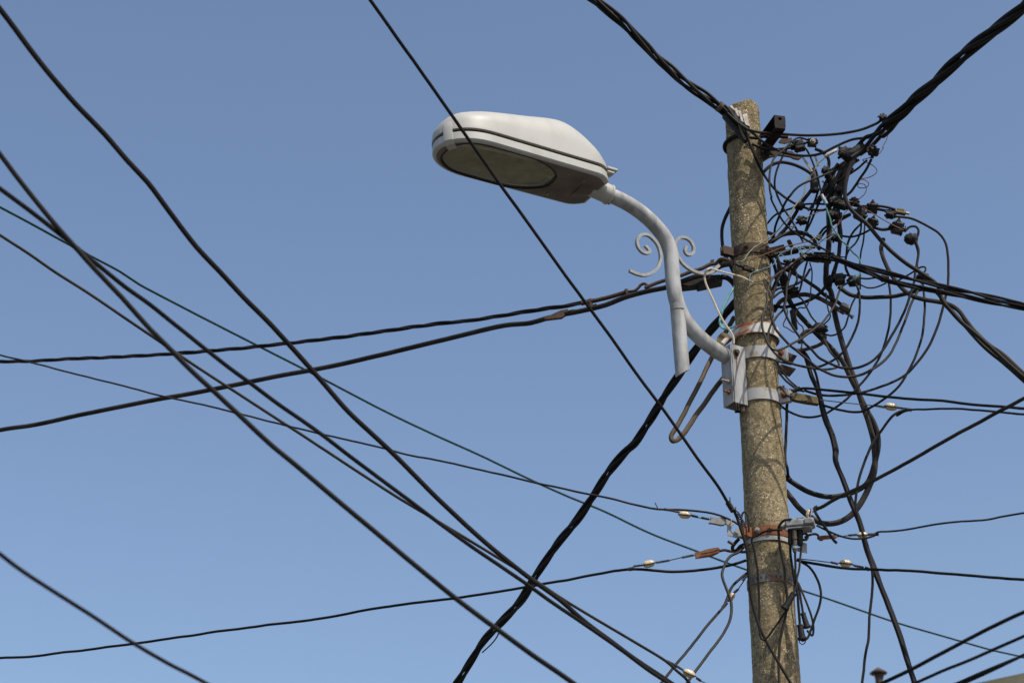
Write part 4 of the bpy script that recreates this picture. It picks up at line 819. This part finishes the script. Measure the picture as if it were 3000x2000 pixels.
# ------------------------------------------------------------------ connectors, joints, insulators and fittings
def frame(ang, tilt=0.0):        # axes turned by ang in the picture plane, then tipped
    a = R(ang); x = Vector((math.cos(a), 0, math.sin(a))); z = Vector((-math.sin(a), 0, math.cos(a))); y = Vector((0, 1, 0))
    return [Matrix.Rotation(tilt, 3, EX) @ q for q in (x, y, z)]
def connector(label, px, py, size, ang, dy=-.13, cap=True, mt='plastic', grp='piercing connectors in the tangle'):
    c = at(px, py, dy); k = mpp(c); s = size * k; x, y, z = frame(ang + random.uniform(-8, 8), random.uniform(-.6, .6)); wx = random.uniform(.8, 1.15)
    root = empty('cable_connector', c, label, 'connector', None)
    for q, o in (('jaw', .24), ('jaw', -.27)):
        m = MB(); m.box(c + z * (o * s), (x, y, z), (s * wx * (.95 if o > 0 else .85), s * .72, s * .42), s * .10)
        m.box(c + z * (o * s) + x * (s * .40), (x, y, z), (s * .14, s * .5, s * .5), s * .03); m.box(c + z * (o * s * 1.25) - x * (s * .2), (x, y, z), (s * .1, s * .78, s * .3), s * .02); m.build('jaw', M[mt], root, 25)
    for o in (-.24, .26):
        m = MB(); m.tube([c + y * (o * s) - x * (s * .62), c + y * (o * s) + x * (s * .62)], s * .13, 8); m.build('cable_port', M[mt], root)
    if cap:
        m = MB(); m.lathe(c + z * (s * .45), z, [(0, s * .26), (s * .08, s * .26), (s * .09, s * .17), (s * .2, s * .17), (s * .22, s * .10), (s * .34, s * .09)], 6); m.build('shear_bolt', M['rustbrown' if cap is True else cap], root, 25)
    m = MB(); m.tube([c + x * (s * .48) - z * (s * .1), c + x * (s * .62) + z * (s * .12), c + x * (s * .60) + z * (s * .3)], s * .05, 6); m.build('end_cap_strap', M[mt], root)
    return root
for a in (
 ('black connector on the bracket arm, beside the bolted one', 2339, 428, 34, 20, -.13, None),
 ('black box connector with a bright hexagon bolt at the pole top', 2379, 418, 27, -10, -.13, None),
 ('black connector with the white taped wire, just left of the sleeve', 2474, 449, 34, 35, -.2),
 ('dusty connector at the right end of the sleeve, above the copper curl', 2559, 446, 30, 70, -.2),
 ('small connector where the top jumper meets the right bundle', 2586, 344, 20, 80, -.32),
 ('small bolted connector under the right bundle, beside the topmost jumper end', 2618, 352, 24, 60, -.32),
 ('capped connector nearest the middle of the tangle', 2502, 592, 25, -8, -.14),
 ('large capped connector in the upper row right of the tangle', 2555, 610, 32, -6, -.14),
 ('capped connector lying slanted below the upper row', 2519, 628, 34, -35, -.14),
 ('capped connector in the lower row under the large one', 2555, 653, 29, -8, -.14),
 ('biggest capped connector at the far right of the lower row', 2628, 668, 38, -20, -.15),
 ('flat connector just left of the brass terminal', 2608, 628, 27, -20, -.13, None),
 ('grey dusty connector standing upright in the middle of the tangle', 2453, 558, 28, 88, -.12, None),
 ('small dark connector left of the upright dusty one', 2419, 500, 24, 60, -.1, None),
 ('small rusty bolted connector between the loops', 2348, 646, 27, 18, -.11, 'rustbrown'),
 ('dark connector on the thick slanting taped cable', 2343, 604, 24, 55, -.08, None),
 ('small joint with a pale blue wire in the middle', 2447, 696, 25, 60, -.12, None),
 ('black connector among the risers at the lower edge of the tangle', 2456, 818, 34, 10, -.08, None),
 ('small black clip on the right going bundle', 2590, 816, 22, -15, -.12, None),
 ('upper small joint on the brown cable beside the pole', 2321, 852, 30, 20, -.07),
 ('black connector in the dark knot below the upright one', 2446, 590, 30, 40, -.13, None),
 ('black connector on the right side of the dark knot', 2470, 602, 28, -30, -.14),
 ('lowest black connector of the dark knot, above the risers', 2440, 628, 32, 75, -.12, None),
 ('tiny yellowish joint among the orange wires', 2400, 694, 13, 30, -.12, None, 'brass')):
    r_ = connector(*a)
    if 'hexagon' in a[0]: bolt('hexagon_bolt', at(*src('O', 1136, 398), -.155), -EY + EZ * -.15, r_, .0085, .02, 'galvbolt')
def taped(label, px, py, rx, ry, ang, dy, seed):
    c = at(px, py, dy); k = mpp(c); x, y, z = frame(ang); v = []; f = []; nu, nv = 18, 12
    for i in range(nv + 1):
        th = math.pi * i / nv
        for j in range(nu):
            ph = 2 * math.pi * j / nu; n = Vector((math.cos(th), math.sin(th) * math.cos(ph), math.sin(th) * math.sin(ph)))
            g = 1 + .32 * noise.noise(n * 2.1 + Vector((seed, 0, 0))) + .12 * noise.noise(n * 6 + Vector((0, seed, 0)))
            v.append(c + (x * (n.x * rx) + y * (n.y * ry) + z * (n.z * ry)) * (k * g))
    for i in range(nv):
        for j in range(nu): f.append((i * nu + j, i * nu + (j + 1) % nu, (i + 1) * nu + (j + 1) % nu, (i + 1) * nu + j))
    root = empty('taped_joint', c, label, 'joint'); MB().add(v, f).build('tape_wrap', M['plastic'], root, 60)
    m = MB(); rr = random.Random(seed)
    for _ in range(9):
        a = rr.uniform(0, 6.28); d = (x * math.cos(a) + z * math.sin(a)); p = c + d * (ry * k * .85) - y * (ry * k * .4)
        m.prism([p, p + d * (.35 * ry * k) + x * .003, p + d * (.38 * ry * k) - z * .004], -y * .0012 + z * .001)
    m.build('tape_flap', M['plastic'], root)
taped('frayed black tape joint at the far right of the tangle', 2669, 701, 19, 18, 10, -.14, 1)
taped('frayed black tape joint where the loops hang from the right bundle', 2704, 815, 20, 17, -25, -.14, 2)
taped('black taped joint at the end of the sea green wire', 2500, 824, 20, 16, -15, -.1, 3)
taped('black taped joint with several leads below the brown cable', 2403, 962, 22, 16, -10, -.08, 4)
def rod_thing(name, label, cat, reg, a, b, dy, r, mt, n=14, prof=None):
    A = at(*src(reg, *a), dy); B = at(*src(reg, *b), dy); k = mpp(A); d = B - A; L = d.length
    pr = [(f * L, q * r * k) for f, q in (prof or ((0, .8), (.04, 1), (.96, 1), (1, .8)))]
    return tag(MB().lathe(A, d, pr, n).build(name, M[mt], None, 30), label, cat)
rod_thing('tape_sleeve', 'white taped splice under the second jumper', 'splice', 'O', (1360, 680), (1580, 560), -.16, 5, 'whitetape')
rod_thing('tape_sleeve', 'white taped upper half of the splice on the hanging lead', 'splice', 'O', (1300, 1375), (1345, 1480), -.14, 4.6, 'whitetape')
rod_thing('tape_sleeve', 'blue taped lower half of the splice on the hanging lead', 'splice', 'O', (1345, 1470), (1390, 1560), -.14, 5.6, 'bluetape')
rod_thing('tape_ring', 'small pale cyan tape on the loop beside the pole', 'tape', 'T', (385, 935), (345, 985), -.125, 4.6, 'paleblue')
rod_thing('bundle_sleeve', 'dark sleeve where the thick right bundle splits', 'sleeve', 'A', (1245, 560), (1390, 470), -.2, 17, 'plastic', 18, ((0, .7), (.03, .95), (.1, 1), (.9, .95), (.97, .9), (1, .6)))
rod_thing('bundle_sleeve', 'grey wrapped sleeve gathering the right going twisted pairs', 'sleeve', 'Q', (900, 1270), (1480, 1340), -.065, 11.5, 'brass', 18, ((0, .8), (.02, 1.05), (.12, 1.05), (.13, .95), (.6, 1), (.62, .86), (.98, .9), (1, .6)))
rod_thing('clamp_link', 'dark hanging tension clamp left of the tangle centre', 'clamp', 'O', (1160, 900), (1165, 1340), -.08, 12, 'plastic', 12, ((0, .5), (.1, .75), (.35, .8), (.6, 1), (.9, 1.02), (.97, .9), (1, .5)))
rod_thing('clamp_ear', 'dark upright tongue beside the brown clamp ear', 'clamp', 'Q', (690, 965), (750, 1090), -.06, 6.5, 'rustbrown', 4)
rod_thing('cable_clip', 'dark upright clip beside the grey riser', 'clip', 'T', (630, 830), (680, 1130), -.03, 8, 'plastic', 8)
# grey link bars of the tension clamp
root = empty('clamp_bail', at(*src('O', 1050, 800), -.1), 'pair of grey link bars between the bracket arm and the hanging clamp', 'link')
for a, b in (((940, 680), (1130, 960)), ((1180, 670), (1240, 860)), ((1310, 1130), (1480, 1300))):
    A, B = at(*src('O', *a), -.1), at(*src('O', *b), -.09); d = (B - A).normalized()
    MB().box((A + B) / 2, (d, EY, d.cross(EY)), ((B - A).length, .006, .009), .001).build('link_bar', M['galvbolt'], root)
# ribbed wedge clamp at the pole top
root = empty('wedge_clamp', at(*src('P', 450, 500), -.13), 'grey ribbed wedge clamp holding the top left bundle against the pole', 'clamp')
A, B = at(*src('P', 40, 260), -.15), at(*src('P', 640, 960), -.125); d = (B - A).normalized(); u = d.cross(EY).normalized()
m = MB(); m.box((A + B) / 2 + d * .02, (d, EY, u), ((B - A).length * .8, .03, .030), .004); m.build('body', M['plastic'], root)
for i, (x0, y0, x1, y1) in enumerate(((290, 205, 400, 330), (390, 255, 470, 440), (470, 305, 560, 560), (560, 380, 640, 630), (600, 370, 690, 650))):
    p = [at(*src('P', *q), -.135) for q in ((x0 - 25, y0 + 14), (x0 + 30, y0), (x1 + 2, y1), (x1 - 45, y1 - 30))]
    MB().prism(p, Vector((0, .045, 0))).build('rib', M['galvbolt'], root)
A = at(*src('H', 1625, 1165), -.165); m = MB(); B = at(*src('H', 1690, 1100), -.165)
dv = (at(*src('H', 1700, 1190), -.16) - at(*src('H', 1560, 1070), -.2)).normalized(); c = (A + B) / 2
tag(MB().lathe(c - dv * .009, dv, [(0, .024), (.001, .0255), (.017, .0255), (.018, .024)], 20).build('bundle_tie', M['tan']), 'beige tie round the top left bundle by the pole', 'tie')
# fittings of the left span: rods, plates, shroud
root = empty('span_anchor', at(*src('W', 900, 700), .02), 'rusty anchor rod with hook and flat plates holding the left spans', 'anchor')
MB().tube(smooth(path('W 1540,520:-.09 1400,490 1330,545:-.04 1250,560 1150,610 1000,655 870,705 700,755 560,800 400,865')), .0085, 10).build('rod', M['rustbrown'], root)
MB().tube(smooth(path('W 180,915:.06 260,905 310,870 350,825 395,810 430,835 425,870:.04')), .0068, 10).build('hook', M['rustbrown'], root)
MB().tube(smooth(path('Y 1640,395:.14 1800,360 1960,320 2140,265:.08')), .010, 10).build('turnbuckle', M['rustbrown'], root)
m = MB(); A = at(*src('Y', 1740, 395), .13); m.box(A, frame(12), (.016, .02, .045), .002); A = at(*src('Y', 2120, 275), .08); m.box(A, frame(12), (.014, .02, .03), .002); m.build('lock_nut', M['rustbrown'], root)
MB().prism(path('W 1340,560 1355,480 1470,450 1500,480 1440,530', -.05), Vector((0, .01, 0))).build('plate', M['rustbrown'], root)
MB().prism(path('W 1250,570 1262,500 1310,488 1305,555', -.03), Vector((0, .01, 0))).build('plate', M['rustbrown'], root)
MB().prism(path('Y 1240,545 1300,520 1420,465 1500,450 1505,490 1430,540 1260,560', .17), Vector((0, .02, 0))).build('wedge_grip', M['rustbrown'], root)
MB().tube(smooth(path('Y 1480,490:.165 1530,470 1600,465 1700,440:.13 1800,405')), .005, 8).build('tail_wire', M['tie'], root)
root = empty('cable_shroud', at(*src('W', 1200, 770), .0), 'flat black shroud over the cables between lamp arm and pole', 'shroud')
m = MB(); m.prism(path('W 990,760 1200,700 1385,690 1420,720 1420,780 1100,848 1090,825 1000,835 870,850 880,800', -.0), Vector((0, .05, 0))); m.build('cover', M['plastic'], root)
MB().tube(smooth(path('W 1400,720:.0 1480,735 1540,780 1600,860:.02')), .012, 10).build('outlet', M['black'], root)
root = empty('terminal_block', at(*src('W', 1750, 620), -.11), 'small black terminal strip strapped to the pole front', 'terminal')
m = MB(); c = at(*src('W', 1760, 618), -.115); x, y, z = frame(-20); m.box(c, (x, y, z), (.055, .02, .022), .003); m.build('body', M['plastic'], root)
for o in (-.016, .002, .018): bolt('screw', c + x * o - y * .01 - z * .006, -y, root, .0032, .008, 'brass')
MB().tube(smooth(path('W 1590,550:-.125 1650,580 1720,600')), .006, 8).build('gland', M['plastic'], root)
# lug with frayed end
root = empty('cable_lug', at(*src('T', 1440, 800), -.02), 'pale bolted lug with a frayed cable end', 'lug')
c = at(*src('T', 1450, 790), -.02); x, y, z = frame(-32); MB().box(c + z * .004, (x, y, z), (.045, .03, .016), .002).build('top_plate', M['whitetape'], root)
MB().box(c - z * .014, (x, y, z), (.05, .03, .018), .002).build('lower_plate', M['rustbrown'], root)
for o in (-.016, .008): bolt('bolt', c + x * o - z * .022, -z - y * .5, root, .005, .016)
m = MB(); e = at(*src('T', 1490, 890), -.02); rr = random.Random(3)
for i in range(9):
    dd = (x + z * rr.uniform(-.45, .45) + y * rr.uniform(-.4, .4)).normalized(); m.tube([e - x * .02, e + dd * .008, e + dd * rr.uniform(.022, .032)], .0016, 5)
m.build('frayed_strands', M['tan'], root)
# brass terminal at the end of the twin leads
root = empty('brass_terminal', at(*src('R', 1480, 1260), -.135), 'dull brass terminal at the right end of two parallel leads', 'terminal')
c = at(*src('R', 1490, 1262), -.135); x, y, z = frame(-12)
MB().box(c - z * .003, (x, y, z), (.05, .022, .016), .003).build('body', M['brass'], root)
MB().box(c + z * .010, (x, y, z), (.032, .018, .012), .003).build('cap', M['brass'], root)
MB().lathe(c + x * .024, x, [(0, .006), (.016, .006), (.017, .004)], 10).build('pin', M['galvbolt'], root)
# ------------------------------------------------------------------ egg insulators with their tie wires
def coil(mb, A, B, rad, turns, wr):
    d = B - A; a = d.normalized(); u = a.cross(EY).normalized(); v = a.cross(u); n = int(turns * 10)
    mb.tube([A + d * (i / n) + u * (rad * math.cos(i * .628)) + v * (rad * math.sin(i * .628)) for i in range(n + 1)], wr, 5)
def insulator(label, reg, c, size, ang, dy, wires, coils):
    C = at(*src(reg, *c), dy); k = mpp(C); x, y, z = frame(ang); L = size * k / 2; r = L * .62
    root = empty('strain_insulator', C, label, 'insulator')
    prof = []
    for i in range(21):
        f = -1 + 2 * i / 20; q = (1 - abs(f) ** 2.6) ** .5 if abs(f) < 1 else 0
        prof.append((f * L, max(.0012, r * q * (1 - .05 * math.exp(-(f / .12) ** 2)))))
    MB().lathe(C, x, prof, 20).build('body', M['porcelain'], root)
    m = MB(); lp = []
    for i in range(25):
        a = 2 * math.pi * i / 24; lp.append(C + x * (math.cos(a) * L * 1.04) + (z * -.36 - y * .93) * (math.sin(a) * r * 1.08))
    m.tube(lp, .003, 6); m.build('tie_loop', M['tie'], root)
    for w_ in wires:
        m = MB(); m.tube(smooth(path(w_, dy)), .0024, 6); m.build('tie_wire', M['tie'], root)
    for (reg2, a, b, rad, t) in coils:
        m = MB(); coil(m, at(*src(reg2, *a), dy - .002), at(*src(reg2, *b), dy - .002), rad * k * .72, t * 1.5, .0016); m.build('wire_wrap', M['tie'], root)
insulator('cream egg insulator on the slim upper cable left of the pole', 'C', (497, 380), 36, -5, -.03, ['C 380,345 460,360', 'C 540,378 600,400 680,412', 'C 310,340 300,320 287,293'], [('C', (350, 340), (415, 350), 5, 6), ('C', (415, 352), (460, 362), 3.4, 6), ('C', (545, 385), (590, 395), 4, 5), ('C', (615, 400), (668, 410), 4, 7)])
insulator('cream egg insulator left of the pole on the rising lower cable', 'C', (243, 726), 36, 12, .0, ['C 130,745 205,735', 'C 285,718 390,700 480,680 570,665'], [('C', (100, 765), (140, 758), 7, 5), ('C', (140, 742), (200, 735), 3.6, 6), ('C', (295, 718), (388, 702), 4, 9), ('C', (478, 682), (560, 664), 4, 8)])
insulator('dark stained egg insulator close under the pole band at lower left', 'C', (826, 960), 30, 55, -.06, ['C 860,925 905,860 945,800'], [('C', (840, 935), (875, 905), 4, 5), ('C', (905, 845), (940, 805), 4, 5), ('C', (765, 1035), (795, 1000), 6, 5)])
insulator('cream egg insulator near the bottom edge left of the pole', 'C', (527, 1500), 38, -25, -.56, ['C 440,1440 490,1475', 'C 570,1515 600,1545 650,1570'], [('C', (370, 1415), (440, 1450), 7, 8), ('C', (440, 1450), (480, 1472), 3.5, 4), ('C', (580, 1530), (612, 1552), 4.5, 5)])
insulator('cream egg insulator right of the pole on the nearly level slim cable', 'B', (1727, 1153), 38, -8, -.11, ['B 1180,1100 1400,1125 1600,1145 1690,1155', 'B 1770,1160 1850,1170'], [('B', (1595, 1142), (1680, 1158), 4.5, 7), ('B', (1770, 1160), (1815, 1165), 3.6, 4), ('B', (1815, 1172), (1885, 1178), 6.5, 6)])
insulator('half shaded egg insulator standing on the grey tap box', 'C', (1374, 370), 27, 75, -.16, ['C 1340,400 1290,410', 'C 1400,360 1430,340'], [('C', (1405, 345), (1440, 335), 7, 4)])
insulator('cream egg insulator on the slim wavy right hand cable', 'C', (1754, 523), 31, 4, -.135, ['C 1560,535 1660,525 1720,520', 'C 1785,518 1850,515'], [('C', (1655, 526), (1715, 520), 4, 6), ('C', (1790, 520), (1845, 516), 5, 6), ('C', (1845, 516), (1865, 514), 7, 3)])
insulator('cream egg insulator on the double black right hand cable', 'C', (1635, 722), 36, -4, -.09, ['C 1290,688 1420,702 1530,716 1595,722', 'C 1675,730 1740,748'], [('C', (1530, 714), (1580, 726), 3.8, 6), ('C', (1690, 736), (1760, 752), 4.2, 7), ('C', (1770, 755), (1800, 765), 7, 3)])
m = MB(); coil(m, at(*src('C', 800, 290), -.15), at(*src('C', 840, 355), -.15), .0095, 7, .003)
for s in ('C 815,300 818,275 815,255', 'C 845,345 858,335 855,325'): m.tube(smooth(path(s, -.16)), .0025, 6)
m.tube(smooth(path('C 850,340:-.155 880,370 900,400 915,430 930,470:-.12')), .003, 6); coil(m, at(*src('C', 870, 365), -.15), at(*src('C', 930, 470), -.125), .006, 9, .0022)
tag(m.build('wire_tie', M['tie']), 'twisted tie wire gripping the cable that slants past the lamp', 'tie wire')
m = MB(); coil(m, at(*src('B', 985, 1025), -.055), at(*src('B', 1030, 1015), -.06), .010, 5, .0025); coil(m, at(*src('B', 915, 1020), -.05), at(*src('B', 980, 1028), -.055), .005, 7, .002)
tag(m.build('wire_tie', M['tie']), 'twisted tie wire where the level cable leaves the lamp clamp', 'tie wire')
# wedge grips, hooks and the buckle
def grip(name, label, cat, parts):
    root = None
    for nm, kind, s, dy, th, mt in parts:
        p = path(s, dy)
        if root is None: root = empty(name, p[0], label, cat)
        m = MB()
        if kind == 'plate': m.prism(p, Vector((0, th, 0)))
        else: m.tube(smooth(p), th, 10)
        m.build(nm, M[mt], root, 30)
grip('wedge_grip', 'grey stamped wedge grip on the slim upper cable at the pole', 'cable grip', [
  ('body', 'plate', 'V 140,575 150,545 175,520 165,480 230,500 385,490 410,545 380,600 330,608 200,580', -.06, .018, 'alu'),
  ('tongue', 'plate', 'V 380,600 410,545 490,520 535,570 520,610 470,622', -.052, .006, 'galv'),
  ('pin', 'rod', 'V 470,600:-.07 490,520:-.07 500,512:-.06', -.06, .003, 'galvbolt')])
grip('hook_plate', 'pale notched hook plate left of the rusty clamp', 'hook plate', [
  ('plate', 'plate', 'V 420,620 495,630 478,700 505,735 545,700 548,655 600,670 650,720 660,800 560,805 420,765', -.055, .005, 'galv'),
  ('bolt', 'rod', 'V 575,785:-.065 660,810:-.05', -.06, .006, 'galvbolt')])
grip('hook', 'dark ring hook with a crossed pin left of the pole below the hook plate', 'hook', [
  ('ring', 'rod', 'V 600,825 540,890 510,930 500,975 530,1010 575,990 630,930 720,900:-.03', -.06, .0075, 'steel'),
  ('pin', 'rod', 'V 430,860 520,915', -.075, .006, 'rustbrown'),
  ('rod', 'rod', 'V 300,1010 380,995 470,1015 560,1010 640,1025 730,1020:-.03', -.05, .006, 'rustbrown')])
grip('wedge_grip', 'rusty perforated wedge grip on the rising lower cable left of the pole', 'cable grip', [
  ('body', 'plate', 'C 568,645 600,640 660,620 735,608 750,625 740,645 690,668 575,685', -.02, .012, 'rust'),
  ('slot_bar', 'rod', 'C 610,655 690,640 735,625', -.028, .003, 'rustbrown')])
grip('wedge_grip', 'rusty hooked grip on the slim wavy right hand cable', 'cable grip', [
  ('body', 'plate', 'C 1435,540 1450,528 1470,525 1560,520 1570,540 1480,548 1475,556 1455,558', -.14, .012, 'rust'),
  ('hook', 'rod', 'C 1440,550 1440,525 1420,515 1370,525 1345,540', -.14, .005, 'rustbrown'),
  ('eye', 'rod', 'C 1330,555 1355,555 1365,530 1350,510 1330,515', -.13, .006, 'brass')])
grip('flat_buckle', 'flat oval steel buckle hanging at the lower lamp clamp', 'buckle', [
  ('hook', 'rod', 'B 850,1010:-.07 880,1000 905,1030 930,1065 970,1075:-.08', -.07, .0055, 'rustbrown'),
  ('band', 'plate', 'B 945,1050 1000,1045 1100,1065 1165,1080 1172,1128 1080,1115 1000,1100 960,1090', -.07, .028, 'brass'),
  ('clip', 'plate', 'B 1048,1090 1085,1085 1088,1103 1050,1108', -.076, .004, 'brass')])
grip('edge_plate', 'dark square plate standing off the pole at the lower lamp clamp', 'plate', [('plate', 'plate', 'B 850,1050 880,1000 910,985 915,1050 860,1095', -.02, .012, 'steel')])
grip('hanging_plate', 'pale notched plate behind the connectors under the tap box', 'hook plate', [('plate', 'plate', 'V 1480,960 1560,950 1580,880 1640,890 1645,1040 1500,1010', -.11, .005, 'galv')])
# ------------------------------------------------------------------ tap box on the lower pole with its connectors and sleeves
root = empty('tap_box', at(*src('V', 1500, 640), -.17), 'light grey cast metal tap box fixed to the lower pole', 'tap box')
c = at(*src('V', 1520, 615), -.17); x = (EX + EY * -.25).normalized(); y = Vector((-x.y, x.x, 0)); 
m = MB(); m.box(c, (x, y, EZ), (.108, .075, .032), .006); m.box(c + x * .045 - y * .01, (x, y, EZ), (.04, .07, .028), .005); m.build('housing', M['alu'], root)
m = MB()
for i in range(5): m.box(c + EZ * .019 + x * (-.045 + i * .022), (x, y, EZ), (.006, .07, .010), .001)
m.build('cooling_fin', M['alu'], root)
m = MB(); m.box(c - EZ * .0205, (x, y, EZ), (.100, .068, .006), .001); m.build('base_plate', M['alu'], root)
for o in (-.05, .05): bolt('screw', c + x * o - EZ * .024 - y * .03, -EZ, root, .005, .01)
m = MB(); m.lathe(c - x * .054, -x, [(0, .012), (.02, .012), (.021, .009), (.03, .009)], 12); m.build('port', M['alu'], root)
for (px_, y0_, y1_, r, mt) in ((1390, 690, 920, .011, 'plastic'), (1535, 690, 930, .013, 'plastic')):
    A = at(*src('V', px_, y0_), -.17); B = at(*src('V', px_, y1_), -.17)
    MB().lathe(A, B - A, [(0, r), ((B - A).length * .9, r), ((B - A).length, r * .7)], 12).build('connector', M[mt], root)
A = at(*src('V', 1450, 705), -.185); B = at(*src('V', 1455, 1030), -.185); L = (B - A).length
MB().lathe(A, B - A, [(0, .0105), (L * .4, .0105), (L * .41, .008), (L * .62, .008), (L * .63, .0105), (L * .85, .0105), (L, .007)], 12).build('threaded_connector', M['tan'], root)
MB().lathe(A + (B - A) * .73, B - A, [(0, .0112), (.010, .0112)], 12).build('tape_ring', M['paleblue'], root)
def sleeve(label, reg, a, b, r0, r1, dy):
    A = at(*src(reg, *a), dy); B = at(*src(reg, *b), dy); k = mpp(A); L = (B - A).length
    return tag(MB().lathe(A, B - A, [(0, r0 * k * .7), (.002, r0 * k), (L * .12, r0 * k), (L * .14, r0 * k * .92), (L * .82, r1 * k * .95), (L * .84, r1 * k * 1.18), (L * .97, r1 * k * 1.22), (L, r1 * k * .8)], 18).build('rubber_sleeve', M['plastic'], None, 30), label, 'sleeve')
sleeve('tilted black rubber sleeve crossing the pole front', 'X', (790, 385), (660, 600), 9.5, 10.5, -.165)
sleeve('upper right black rubber sleeve hanging beside the pole', 'X', (905, 645), (965, 845), 8, 9.5, -.14)
sleeve('lower black rubber sleeve hanging beside the pole', 'X', (865, 800), (900, 1000), 9.5, 11, -.15)
